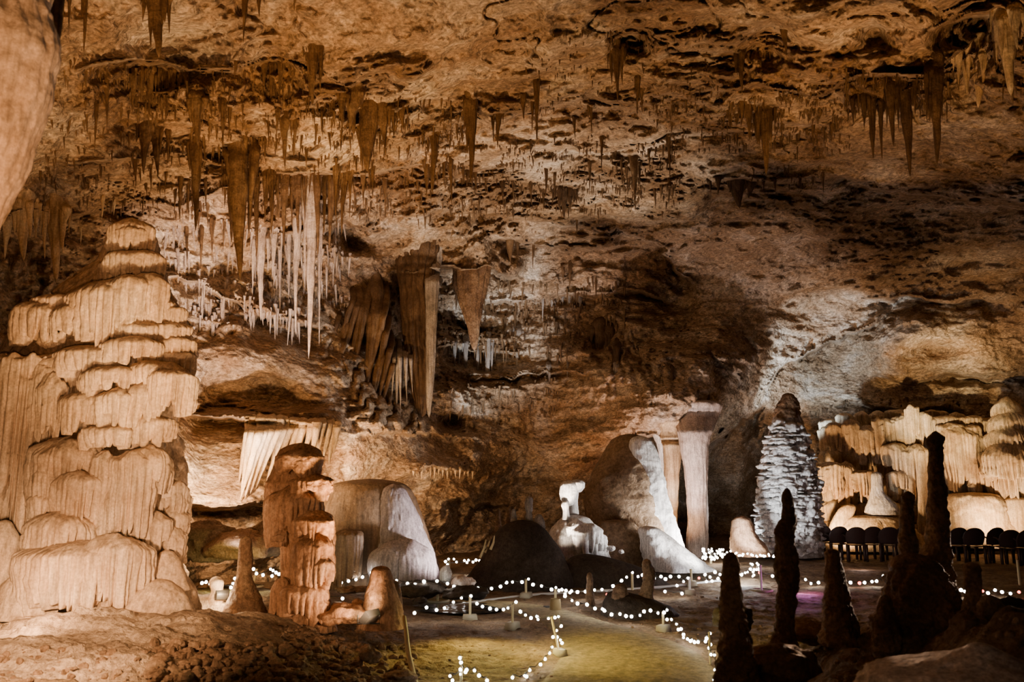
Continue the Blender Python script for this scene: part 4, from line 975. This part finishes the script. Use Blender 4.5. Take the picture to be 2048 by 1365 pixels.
# ------------------------------------------------------------------ rocks lying about
RK = [('tan boulder at the foot of the flowstone tower, right of its skirt', 330,1268,120,60,10.0,'rust'),('flat stone slab in the lower left ground', 250,1262,260,50,9.6,'cream'),('broken pale stone on the left slab', 165,1322,70,50,8.9,'cream'),
      ('flat pale stone at the far left under the tower', 60,1275,170,70,9.4,'cream'),('small rounded stone between the twin and ringed stalagmites', 715,1206,26,18,10.9,'rust'),('pale rock at the right foot of the dome', 893,1152,26,36,14.6,'white'),
      ('pinkish rough rock beyond the pale rock by the dome', 925,1166,50,30,14.4,'pale'),('dark low rock bank under the dome', 835,1180,110,34,14.3,'mound'),('second dark rock bank right of the dome', 930,1188,90,26,14.0,'mound'),
      ('reddish lit stone bank under the floodlight', 690,1228,110,44,10.6,'rust'),('small stone left of the dome post', 840,1202,30,14,13.6,'mound'),('brown stone at lower centre left', 740,1312,46,30,9.4,'rubble'),
      ('angular stone at the bottom edge, left of the bent stick', 800,1355,70,26,9.0,'rubble'),('dark stone right of the path', 1470,1240,90,50,10.4,'mound'),('dark stone on the right slope', 1620,1262,120,50,8.2,'dark'),
      ('small white lit rock left of the cone apron', 1222,1098,18,12,18,'white'),('smaller white lit rock beside it', 1243,1104,12,9,18,'white'),('rust stone on the ground behind the slender stalagmite', 480,1092,150,60,14.0,'rust'),
      ('rough brown rock bank under the left ledge', 415,1082,130,86,14.2,'rubble'),('narrow brown rock bank behind the twin stalagmite', 545,1075,120,70,14.4,'rubble'),('green lit low stone behind the stalagmites', 700,1180,70,14,12.5,'rubble'),
      ('dark boulder low on the right slope', 1560,1330,150,80,6.6,'dark'),('rounded dark boulder before the bottle shaped stalagmite', 1935,1262,90,90,6.2,'dark'),('dark rocks at the far right', 2020,1230,110,70,7.0,'mound')]
for i, (lab, x, y, w, h, Y, mt) in enumerate(RK):
    m_ = float(mpp(y, Y)); c = P(x, y, Y)
    V, F = rockmesh(c, (w * m_, w * m_ * .8, h * m_), seed=i, n=44, rough=.3, ang=.65)
    V = V + .05 * w * m_ * (fbm(V * 5 / (w * m_), 3))[:, None] * np.array([.5, .5, 1])
    tag(obj('stone', V, F, M[mt], origin=(c[0], c[1], c[2] - h * m_ / 2)), lab, 'rock')
mb = MB(); rg = np.random.default_rng(12)
def scatter(n, x0, x1, y0, y1, s0, s1):
    for k in range(n):
        px, py = rg.uniform(x0, x1), rg.uniform(y0, y1)
        Y = FY(px, py); c = P(px, py, Y); s = s0 + (s1 - s0) * rg.random() ** 3
        V, F = rockmesh(c + np.array([0, 0, s * .1]), (s * rg.uniform(.7, 1.4), s * rg.uniform(.7, 1.4), s * rg.uniform(.45, .9)), seed=k % 37, n=9, ang=.8)
        mb.add(V, F)
scatter(900, 300, 830, 1290, 1372, .03, .17); scatter(300, 560, 780, 1245, 1290, .02, .10); scatter(150, 0, 300, 1300, 1372, .02, .10)
scatter(350, 840, 1110, 1240, 1372, .015, .05); scatter(300, 1130, 1480, 1180, 1300, .02, .07); scatter(200, 1500, 2040, 1240, 1360, .02, .09); scatter(160, 760, 960, 1165, 1200, .03, .16)
tag(mb.build('rubble', M['rubble'], origin=P(560, 1330, 9), smooth=False), 'loose brown rubble and gravel over the cave floor', 'rubble', kind='stuff')
# ------------------------------------------------------------------ plastic chairs
CH = [(1607,22.4,'first','left'),(1638,22.2,'second','left'),(1671,22.0,'third','left'),(1708,21.7,'fourth','left'),(1739,21.7,'fifth','left'),(1774,21.6,'sixth','left'),(1800,21.6,'seventh','left'),
      (1909,21.3,'first','right'),(1942,21.2,'second','right'),(1981,21.2,'third','right'),(2014,20.9,'fourth','right'),(2042,20.8,'fifth','right'),(2076,20.8,'sixth','right')]
def panel(fn, nu, nv, th):
    """a thin curved sheet: fn(u, v) -> point; u, v in 0..1"""
    u = np.linspace(0, 1, nu); v = np.linspace(0, 1, nv)
    A = np.array([[fn(a, b) for a in u] for b in v])
    du = np.gradient(A, axis=1); dv = np.gradient(A, axis=0); n = np.cross(du, dv); n /= np.linalg.norm(n, axis=2, keepdims=True) + 1e-9
    V = np.concatenate([(A + n * th / 2).reshape(-1, 3), (A - n * th / 2).reshape(-1, 3)]); k = nu * nv
    F1 = gridf(nv, nu); F2 = F1[:, ::-1] + k
    rim = []
    for i in range(nu - 1): rim += [[i, k + i, k + i + 1, i + 1], [(nv - 1) * nu + i, (nv - 1) * nu + i + 1, k + (nv - 1) * nu + i + 1, k + (nv - 1) * nu + i]]
    for j in range(nv - 1): rim += [[j * nu, (j + 1) * nu, k + (j + 1) * nu, k + j * nu], [j * nu + nu - 1, k + j * nu + nu - 1, k + (j + 1) * nu + nu - 1, (j + 1) * nu + nu - 1]]
    return V, np.concatenate([F1, F2, np.array(rim)])
def make_chair():
    e = empty('plastic_chair', (0, 0, 0))
    V, F = panel(lambda u, v: (.46 * (u - .5) * (1 - .08 * v), .42 * (v - .5), .43 - .02 * math.sin(pi * u) - .015 * (1 - v) ** 2), 9, 7, .015); obj('seat', V, F, M['chair'], e)
    def back(u, v):                                           # rounded fan back, chair faces +y
        a = (u - .5) * 2
        w = .20 + .06 * math.sin(pi * min(1, v * .62 + .12))
        top = .44 + (.42 - .13 * abs(a) ** 2.6) * v
        return (a * w, -.20 - .10 * v + .07 * a * a, top)
    V, F = panel(back, 15, 12, .014); obj('backrest', V, F, M['chair'], e)
    for sx in (-1, 1):
        b = MB(); b.tube([(sx * .24, -.20, .60), (sx * .275, -.08, .655), (sx * .28, .10, .655), (sx * .26, .2, .62), (sx * .235, .21, .43)], .020, 8); b.build('armrest', M['chair'], e)
        for sy in (-1, 1):
            b = MB(); b.box((sx * .235, sy * .21, .215), (.05, .045, .43), taper=1.25); b.build('leg', M['chair'], e)
    return e
proto = make_chair()
def copy_tree(o, parent=None):
    c = o.copy(); COL.objects.link(c); c.parent = parent
    if parent is not None: c.location = o.location
    for ch in [x for x in KIDS.get(o.name, [])]: copy_tree(ch, c)
    return c
KIDS = {}
for x in COL.objects:
    if x.parent: KIDS.setdefault(x.parent.name, []).append(x)
for i, (px, Y, nth, side) in enumerate(CH):
    e = proto if i == 0 else copy_tree(proto)
    x = float(P(px, 1100, Y)[0])
    e.location = (x, Y, float(floor_z(x, Y)) + .0); e.rotation_euler.z = math.radians([-6, 4, 8, -3, 2, -5, 5, 4, -4, 12, -6, 8, 0][i]); e.scale = (1.04,) * 3
    tag(e, f'brown plastic armchair, {nth} from left in the {side} half of the chair row', 'chair', 'row of plastic chairs')

# ------------------------------------------------------------------ posts with string lights
def post(px, yb, yt, lab, base='block', pole='pole', lean=0, bw=None, wpx=5):
    Y = FY(px, yb); c = P(px, yb, Y); m_ = float(mpp(yb, Y))
    h = (yb - yt) * m_
    e = empty('light_post', c); tag(e, lab, 'post', 'posts carrying the string lights')
    if base == 'block':
        w = (bw or 30) * m_
        b = MB(); b.box((c[0], c[1], c[2] + .03), (w, w * .7, .12), rz=.2 + px * .01, taper=.86); b.build('base', M['concrete'], e)
    elif base == 'disc':
        b = MB(); b.tube([c + np.array([0, 0, -.03]), c + np.array([0, 0, .03]), c + np.array([0, 0, .045])], [.22, .22, .19], 20); b.build('base', M['concrete'], e)
    b = MB(); b.tube([c, c + np.array([lean * .5, 0, h * .5]), c + np.array([lean, 0, h])], wpx * m_ / 2, 8); b.build('pole', M[pole], e)
    return c + np.array([lean, 0, h]), Y
YB = {}
for a in [(740,1172,1147,'short pole behind the stout ringed stalagmite','none'),(505,1176,1140,'leaning pole behind the slender stalagmite','disc'),(875,1205,1163,'pole on a pale disc right of the dome','disc'),(898,1140,1120,'far short pole beside the dark mound','none'),
          (1052,1196,1160,'pole in front of the dark mound','block'),(1111,1222,1180,'pole on a round wooden stump at the path bend','stump'),(1265,1182,1146,'thin pole left of the bent dark stub','none'),(1380,1190,1156,'white pole on a block at the far path','block'),
          (1383,1172,1140,'dark pole behind the white pole','block'),(940,1242,1196,'pole on a block by the puddle','block'),(1025,1258,1212,'pole on a wide block right of the puddle','block'),(1120,1314,1238,'leaning pole at the left path edge, strung with bulbs','block'),
          (922,1385,1318,'nearest pole at the bottom edge, topped with bulbs','block'),(1327,1264,1226,'pole on a block where the path widens, right side','block'),(1421,1330,1268,'pole at the right path edge by the leftmost dark stalagmite','none'),
          (1523,1184,1132,'white pole with a red bulb beyond the brown stalagmite','disc'),(1422,1130,1110,'far pole in the cluster of bulbs by the columns','none'),(2040,1172,1122,'reddish pole at the far right edge','none')]:
    px, yb, yt, lab, bs = a
    if bs == 'stump':
        Y = FY(px, yb); c = P(px, yb, Y)
        b = MB(); b.tube([c + np.array([0, 0, -.05]), c + np.array([0, 0, .14]), c + np.array([0, 0, .19])], [.10, .09, .08], 16)
        tag(b.build('stump', M['stump'], origin=c), 'cut round wooden stump at the path bend', 'stump')
        top, Y = post(px, yb - 18, yt, lab, 'none')
    else:
        lean = {505: .07, 1120: -.10}.get(px, 0)
        top, Y = post(px, yb, yt, lab, bs, 'hose' if px in (1380, 1523) else 'pole', lean)
    YB[px] = Y

bulb_me = None
def sphere(n=10, k=7):
    th = np.linspace(0, 2 * pi, n, endpoint=False); ph = np.linspace(.001, pi - .001, k)
    T, Q = np.meshgrid(th, ph)
    return np.stack([np.sin(Q) * np.cos(T), np.sin(Q) * np.sin(T), np.cos(Q)], -1).reshape(-1, 3), gridf(k, n, True)[:, ::-1]
SV, SF = sphere()
def bulb_mesh(nm, mat):
    return mesh_np(nm, SV, SF, M[mat])
BM = bulb_mesh('bulb', 'bulb'); BR = bulb_mesh('bulb', 'bulb_red')
def string(lab, pts, Ys, red=(), rpx=2.9, jit=.0):
    pts = np.array(pts, float); n = len(pts)
    kn = np.array([k for k, _ in Ys]); kv = np.array([v for _, v in Ys])
    Y = np.interp(np.arange(n), kn * (n - 1), kv) + jit * RNG.uniform(-1, 1, n)
    W = P(pts[:, 0], pts[:, 1], Y)
    e = empty('string_light', W[0]); tag(e, lab, 'string lights')
    # cable a little above the bulbs, sagging between them
    path = []
    for i in range(n - 1):
        for t in (0, .5):
            q = W[i] * (1 - t) + W[i + 1] * t + np.array([0, 0, .035 - (.03 if t else 0)]); path.append(q)
    path.append(W[-1] + np.array([0, 0, .035]))
    b = MB(); b.tube(path, .005, 4); b.build('cable', M['cable'], e)
    for i in range(n):
        r = rpx * (.8 + .4 * RNG.random()) * float(mpp(pts[i, 1], Y[i]))
        o = bpy.data.objects.new('bulb', BR if i in red else BM); COL.objects.link(o); o.parent = e
        o.location = Vector(W[i]) - Vector(WORLD[e.name]); o.scale = (r,) * 3
        if i in red: o['label'] = 'red bulb'
    return W
L_ = []
L_.append(string('string of bulbs behind the slender stalagmite, left of the twin rust stalagmite', [(404,1167),(412,1165),(420,1169),(428,1172),(462,1176),(466,1168),(470,1158),(507,1139),(513,1148),(526,1151),(541,1139),(546,1142),(552,1146),(544,1153),(558,1149)], [(0,11.6),(.5,12.4),(1,14.2)]))
L_.append(string('string of bulbs from the twin stalagmite to the dome pole, behind the ringed stalagmite', [(668,1162),(683,1166),(697,1163),(712,1160),(725,1155),(742,1146)], [(0,15.0),(1,15.0)]))
L_.append(string('low string of bulbs on the ground behind the twin stalagmite', [(525,1191),(540,1190),(552,1194),(685,1198)], [(0,13.2),(1,12.8)]))
L_.append(string('string of bulbs from the dome to the pole before the dark mound', [(793,1162),(815,1168),(830,1170),(848,1164),(874,1163),(895,1168),(908,1174),(956,1177),(983,1178),(1001,1174),(1013,1166),(1025,1165),(1044,1165),(1057,1159)], [(0,14.3),(.35,14.0),(1,14.6)]))
L_.append(string('string of bulbs from the mound pole to the stump', [(1066,1170),(1083,1173),(1103,1180),(1112,1176),(1118,1182),(1124,1180),(1132,1182),(1130,1189),(1140,1186),(1144,1202),(1130,1193)], [(0,14.4),(1,13.4)]))
L_.append(string('string of bulbs rising right along the pale hose to the thin pole', [(1143,1183),(1155,1185),(1171,1184),(1189,1181),(1204,1180),(1214,1190),(1226,1173),(1243,1162),(1253,1155),(1265,1146)], [(0,14.5),(1,15.2)], red=(5,)))
L_.append(string('string of bulbs from the thin pole to the white pole', [(1276,1154),(1285,1151),(1308,1158),(1322,1154),(1331,1159),(1341,1154),(1358,1154),(1367,1164),(1376,1157),(1354,1172),(1364,1188),(1330,1184)], [(0,15.3),(1,15.0)]))
L_.append(string('string of bulbs along the far path past the white pole', [(1398,1157),(1410,1150),(1413,1164),(1424,1163),(1436,1158),(1445,1164),(1420,1155),(1470,1150),(1440,1150),(1430,1145)], [(0,15.4),(1,17.0)], red=(0,)))
L_.append(string('string of bulbs across the puddle from the ringed stalagmite', [(829,1227),(853,1216),(873,1221),(889,1217),(907,1205),(923,1197),(942,1193)], [(0,12.4),(1,12.9)]))
L_.append(string('string of bulbs from the puddle pole to the wide block pole', [(954,1208),(965,1214),(980,1218),(993,1220),(1007,1220),(1016,1217),(1032,1205)], [(0,12.7),(1,12.2)]))
L_.append(string('string of bulbs from the wide block pole to the leaning pole and down it', [(1041,1224),(1051,1231),(1062,1237),(1074,1234),(1076,1240),(1097,1238),(1110,1236),(1117,1234),(1122,1253),(1113,1262),(1106,1275),(1115,1275),(1121,1281),(1124,1287)], [(0,11.9),(.5,10.6),(1,10.3)]))
L_.append(string('string of bulbs from the leaning pole down to the bottom edge', [(1104,1295),(1099,1307),(1090,1319),(1081,1330),(1059,1341),(1050,1352),(1053,1354),(1025,1356)], [(0,10.1),(1,9.0)]))
L_.append(string('string of bulbs around the nearest pole at the bottom edge', [(974,1362),(958,1352),(949,1342),(933,1341),(931,1345),(922,1326),(920,1317),(921,1340),(921,1349),(900,1353),(905,1362)], [(0,8.7),(1,8.7)]))
L_.append(string('string of bulbs from the stump to the pole where the path widens', [(1155,1208),(1174,1210),(1190,1218),(1205,1219),(1209,1222),(1223,1230),(1240,1229),(1252,1233),(1263,1234),(1280,1232),(1288,1224),(1301,1222),(1316,1227),(1328,1226),(1334,1221)], [(0,13.1),(1,11.8)]))
L_.append(string('string of bulbs from the right path pole to the pole by the leftmost dark stalagmite', [(1334,1240),(1343,1240),(1353,1249),(1357,1260),(1362,1259),(1367,1270),(1367,1276),(1375,1279),(1383,1281),(1381,1283),(1389,1285),(1396,1285),(1411,1284),(1413,1278),(1420,1268)], [(0,11.6),(1,10.2)]))
L_.append(string('string of bulbs running down the right path edge to the bottom', [(1421,1290),(1418,1297),(1422,1310),(1429,1311),(1432,1330),(1430,1341),(1435,1350),(1428,1361)], [(0,10.1),(1,8.8)]))
L_.append(string('far string of bulbs between the dome and the dark mound', [(891,1124),(897,1119),(908,1119),(913,1125),(929,1122),(934,1126),(937,1121),(946,1125),(952,1121),(959,1122),(895,1130)], [(0,18.6),(1,18.6)], rpx=2.4))
cl = [(1405 + 42 * RNG.random(), 1098 + 22 * RNG.random()) for _ in range(46)]
L_.append(string('dense tangle of bulbs at the foot of the columns', sorted(cl), [(0,20.4),(1,20.8)], rpx=2.0, jit=.4))
cl = [(1448 + 100 * t + 3 * RNG.normal(), 1108 + 6 * t + 2.2 * RNG.normal()) for t in np.linspace(0, 1, 26)]
L_.append(string('straight row of bulbs in front of the pagoda stalagmite', cl, [(0,20.2),(1,19.8)], rpx=2.0))
cl = [(1462 + 60 * RNG.random(), 1126 + 34 * RNG.random()) for _ in range(26)]
L_.append(string('loose tangle of bulbs on the lit ground left of the brown stalagmite', sorted(cl), [(0,17.6),(1,17.2)], rpx=2.2, jit=.5))
L_.append(string('bulbs hung on the white pole beside the brown stalagmite', [(1517,1131),(1519,1140),(1520,1146),(1545,1153)], [(0,16.2),(1,16.2)], red=(2,)))
L_.append(string('sparse string of bulbs on the dark ground below the left chairs', [(1611,1160),(1622,1168),(1637,1166),(1701,1166),(1719,1167),(1729,1166),(1744,1164),(1753,1163),(1766,1152)], [(0,16.5),(1,16.8)], red=(4,), rpx=3))
L_.append(string('sparse string of bulbs on the dark ground at the right edge', [(1914,1186),(1922,1181),(1930,1184),(1965,1183),(1976,1187),(1990,1181),(2004,1185),(2021,1188),(2038,1185)], [(0,15.0),(1,15.0)], red=(3,8), rpx=3))

# pale hose along the far path
hp = [(905,1216,0),(960,1206,0),(1060,1193,0),(1150,1188,0),(1240,1183,0),(1340,1176,0),(1440,1164,0)]
W = np.array([P(a, b, FY(a, b)) + np.array([0, 0, .02]) for a, b, _ in hp]); tt = np.linspace(0, 6, 60)
W = np.stack([np.interp(tt, np.arange(7), W[:, k]) for k in range(3)], 1)
b = MB(); b.tube(W, .028, 8); tag(b.build('hose', M['hose'], origin=W[0]), 'pale hose lying along the far edge of the path', 'hose')
# puddle
c = P(955, 1222, FY(955, 1222)); th = np.linspace(0, 2 * pi, 40, endpoint=False)
R_ = 1 + .25 * np.sin(3 * th + 1) + .1 * np.sin(7 * th)
V = np.stack([c[0] + 1.15 * R_ * np.cos(th), c[1] + .55 * R_ * np.sin(th), np.full(40, 0.)], 1); zt = float(np.median(floor_z(V[:, 0], V[:, 1]))) + .012
V[:, 2] = zt; V = np.concatenate([V, [[c[0], c[1], zt]]])
F = np.array([[40, i, (i + 1) % 40, (i + 1) % 40] for i in range(40)])
F3 = np.array([[40, i, (i + 1) % 40] for i in range(40)])
tag(obj('puddle', V, F3, M['water'], origin=c), 'shallow dark puddle left of the path, catching cold glints', 'puddle')
# bent stick
sp = [(808,1234),(812,1262),(815,1295),(820,1325),(832,1372)]
W = np.array([P(a, b, y) for (a, b), y in zip(sp, [9.9, 9.7, 9.5, 9.3, 9.0])]); tt = np.linspace(0, 4, 24)
W = np.stack([np.interp(tt, np.arange(5), W[:, k]) for k in range(3)], 1); W[:, 0] = smooth1(W[:, 0], 6)
b = MB(); b.tube(W, np.linspace(.022, .034, 24), 8); tag(b.build('stick', M['pole'], origin=W[-1]), 'thin bent pale stick beside the stout ringed stalagmite', 'stick')
# small bright twigs behind the dark mound
for i, (a, b0, a1, b1, l) in enumerate([(960,1116,972,1080,'leftmost of three pale twigs left of the dark mound'),(970,1106,979,1082,'middle of three pale twigs left of the dark mound'),(981,1100,989,1072,'rightmost of three pale twigs left of the dark mound')]):
    q = np.array([P(a, b0, 15.9), P((a + a1) / 2 + 2, (b0 + b1) / 2, 15.9), P(a1, b1, 15.9)]); b = MB(); b.tube(q, [.03, .024, .012], 6)
    tag(b.build('twig', M['pole'], origin=q[0]), l, 'twig')

# ------------------------------------------------------------------ floodlights standing on the ground
def flood(px, py, Y, tgt, lab, s=.2):
    c = P(px, py, Y); t = np.array(P(*tgt)); d = Vector(t - c).normalized()
    e = empty('floodlight', c); tag(e, lab, 'lamp')
    rot = d.to_track_quat('-Z', 'Y').to_matrix()
    def tr(V): return np.array([list(rot @ Vector(v) + Vector(c) + Vector((0, 0, s * .6))) for v in V])
    b = MB(); b.box((0, 0, s * .2), (s * 1.5, s, s * .5), taper=.8); b.v = [tr(v) for v in b.v]; hs = b.build('housing', M['metal'], e, smooth=False)
    b = MB(); b.box((0, 0, -s * .07), (s * 1.3, s * .8, s * .04)); b.v = [tr(v) for v in b.v]; b.build('lens', M['lens'], hs, smooth=False)
    b = MB(); b.tube([c + np.array([-s * .8, 0, s * .6]), c + np.array([-s * .8, 0, 0]), c + np.array([s * .8, 0, 0]), c + np.array([s * .8, 0, s * .6])], s * .06, 6); b.build('bracket', M['metal'], e)
flood(737, 1248, 10.35, (615, 1080, 10.9), 'small floodlight glowing at the foot of the stout ringed stalagmite', .17)
flood(444, 1200, 11.0, (420, 900, 14), 'small floodlight beside the knob headed pale stalagmite', .12)
# ------------------------------------------------------------------ lamps
def spot(src, tgt, W, col, ang=60, blend=.6, r=.15):
    d = bpy.data.lights.new('spot', 'SPOT'); d.energy = W; d.color = col; d.spot_size = math.radians(ang); d.spot_blend = blend; d.shadow_soft_size = r
    o = bpy.data.objects.new('spot', d); COL.objects.link(o)
    a = np.array(src if len(src) == 4 else P(*src))[:3] if len(src) == 4 else P(*src)
    b = P(*tgt)
    o.location = a; o.rotation_euler = Vector(b - a).to_track_quat('-Z', 'Y').to_euler()
    return o
def spot_edge(src, tgt, edge, W, col, blend=.25, r=.15):
    a, b, c = P(*src), P(*tgt), P(*edge)
    u = (b - a) / np.linalg.norm(b - a); v = (c - a) / np.linalg.norm(c - a)
    return spot(src, tgt, W, col, 2 * math.degrees(math.acos(float(u @ v))), blend, r)
def point(src, W, col, r=.1):
    d = bpy.data.lights.new('point', 'POINT'); d.energy = W; d.color = col; d.shadow_soft_size = r
    o = bpy.data.objects.new('point', d); COL.objects.link(o); o.location = P(*src); return o
AMB = (1.0, .56, .23); WARM = (1.0, .60, .30); PEACH = (1.0, .57, .29); WHT = (1.0, .96, .92); COOL = (.90, .94, 1.0); YEL = (1.0, .78, .20); PINK = (1.0, .82, .80); MAG = (.9, .25, .8)
# tower
spot((-40,1150,6.2), (170,950,10), 265, PEACH, 90, .9, .12)
spot((-60,1130,5.6), (180,1290,8.6), 480, PEACH, 80, .9, .1)
point((1720,1125,19.5), 8, (1,.7,.6), .2)  # added fill for the chairs, no lamp of the cave
point((1300,1270,4.2), 6, (1,.6,.3), .3)  # added front fill for the dark foreground stalagmites, no lamp of the cave
spot((30,1180,8.0), (60,1290,9.2), 110, PEACH, 120, .9, .1)
spot((470,1230,8.2), (220,1000,10), 60, PEACH, 80, .9, .12)
spot((80,1262,8.8), (60,500,11), 220, AMB, 100, .8, .15)
# left upper ceiling and the near curtain
spot((250,1320,6.5), (300,180,11), 1650, AMB, 70, .9, .25)
spot((-60,1000,2.6), (10,150,5), 560, (1,.50,.22), 90, .9, .1)
spot((700,1200,10), (750,150,13), 1250, AMB, 64, .9, .25)
spot((560,1180,12), (560,400,15), 1500, AMB, 60, .9, .2)
# lilac patch behind the tower
spot((470,1180,12.5), (500,560,17), 2300, (1,.82,.78), 48, .7, .15)
# left ledge wall
spot((440,985,14.3), (530,860,17), 420, WARM, 165, .6, .1)
spot((500,1020,12.4), (560,700,17), 900, AMB, 70, .7, .1)
# twin stalagmite
spot((760,1246,10.0), (610,1090,10.9), 150, (1,.60,.32), 80, .7, .1)
point((735,1236,10.3), 14, (1,.6,.32), .06)
point((440,1190,10.9), 18, (1,.66,.36), .06)
point((378,1085,11.2), 30, WARM, .06)
# behind the dome
spot((740,990,17.3), (780,890,19.5), 420, WARM, 140, .9, .12)
# dome from the right
spot((1000,1150,14.7), (815,1070,15.6), 420, (1,.86,.84), 50, .5, .1)
# white stalagmite, cone
spot((1420,1125,17.4), (1150,1010,18.4), 450, WHT, 40, .5, .12)
spot((1450,1115,18.9), (1310,1020,19.6), 900, WHT, 70, .6, .12)
spot((1450,1128,17.4), (1325,1090,18.5), 260, WHT, 50, .7, .1)
# columns
spot((1330,1110,21.2), (1370,900,23.2), 260, (1,.55,.28), 90, .7, .1)
spot((1350,1108,20.6), (1380,820,23.2), 1200, PINK, 70, .7, .1)
# grey wall + pagoda + blue streak
spot((1490,1112,21.0), (1460,860,27), 700, COOL, 60, .7, .1)
spot((1470,1120,19.2), (1580,960,22.2), 650, COOL, 50, .6, .1)
spot((1545,930,24.2), (1635,690,27.2), 1500, (.66,.82,1), 58, .6, .1)
# right wall
spot((1660,1085,22.8), (1780,850,26), 640, (1,.60,.29), 110, .8, .1)
spot((2040,1085,22.2), (1930,880,26), 520, (1,.62,.32), 110, .8, .1)
spot_edge((1850,1130,17.5), (1890,760,25.8), (1880,605,25), 3600, (1,.70,.34), .7, .12)
# centre
spot_edge((1130,1150,17.3), (1080,370,18.6), (1420,430,21), 3900, (1,.80,.62), .7, .2)
spot((1000,1130,18.5), (1050,520,24), 1200, (1,.84,.76), 36, .8, .2)
spot((1000,1110,19.5), (1000,670,25), 2300, (.80,.90,1), 32, .8, .2)
spot((1180,1110,20.6), (1190,800,25), 420, (1,.45,.18), 56, .9, .2)
spot((900,1130,18.0), (900,800,23), 380, AMB, 60, .9, .2)
# upper right ceiling
spot_edge((1500,1300,9.0), (1560,130,12.5), (1500,355,17), 800, AMB, .5, .15)
spot_edge((1960,1105,8.8), (1870,130,12.5), (1860,395,16.6), 1000, AMB, .2, .1)
spot((1250,1300,9.5), (1250,90,12), 700, AMB, 60, .9, .25)
# path and ground
spot((1010,1120,10.2), (1250,1310,10.5), 230, YEL, 100, .9, .3)
spot((980,1150,11.5), (960,1290,10.5), 150, YEL, 110, .9, .3)
point((470,1160,12.6), 16, (.9,.9,.25), .1)
point((1610,1180,15.5), 25, MAG, .2)
point((1480,1150,17), 60, COOL, .2)
# rims in the right foreground
spot((1990,1120,9.2), (1890,1090,7.6), 300, (1,.7,.5), 70, .6, .06)
spot((1650,1110,8.6), (1585,1090,7.0), 110, (1,.6,.35), 60, .6, .06)
spot((1800,1250,3.2), (1960,1310,5.2), 4, WHT, 40, .9, .2)
w = bpy.data.worlds.new('cave_dark'); scene.world = w; w.use_nodes = True
bg = w.node_tree.nodes['Background']; bg.inputs[0].default_value = (1, .72, .5, 1); bg.inputs[1].default_value = .012

cam = bpy.data.cameras.new('camera'); co = bpy.data.objects.new('camera', cam); COL.objects.link(co)
co.location = (0, 0, CAMZ); co.rotation_euler = (pi / 2 + PITCH, 0, 0)
cam.sensor_width = 36; cam.lens = 36 * FPX / 2048; cam.clip_end = 200; cam.clip_start = .05
cam.dof.use_dof = True; cam.dof.focus_distance = 19; cam.dof.aperture_fstop = 2.0
scene.camera = co
scene.view_settings.view_transform = 'AgX'; scene.view_settings.look = 'None'; scene.view_settings.exposure = .5
cy_ = scene.cycles
cy_.max_bounces = 4; cy_.diffuse_bounces = 2; cy_.use_adaptive_sampling = True; cy_.adaptive_threshold = .08; cy_.adaptive_min_samples = 16; cy_.glossy_bounces = 2; cy_.transmission_bounces = 2; cy_.use_denoising = True; cy_.caustics_reflective = False; cy_.caustics_refractive = False
cy_.sample_clamp_indirect = 6; cy_.use_light_tree = True
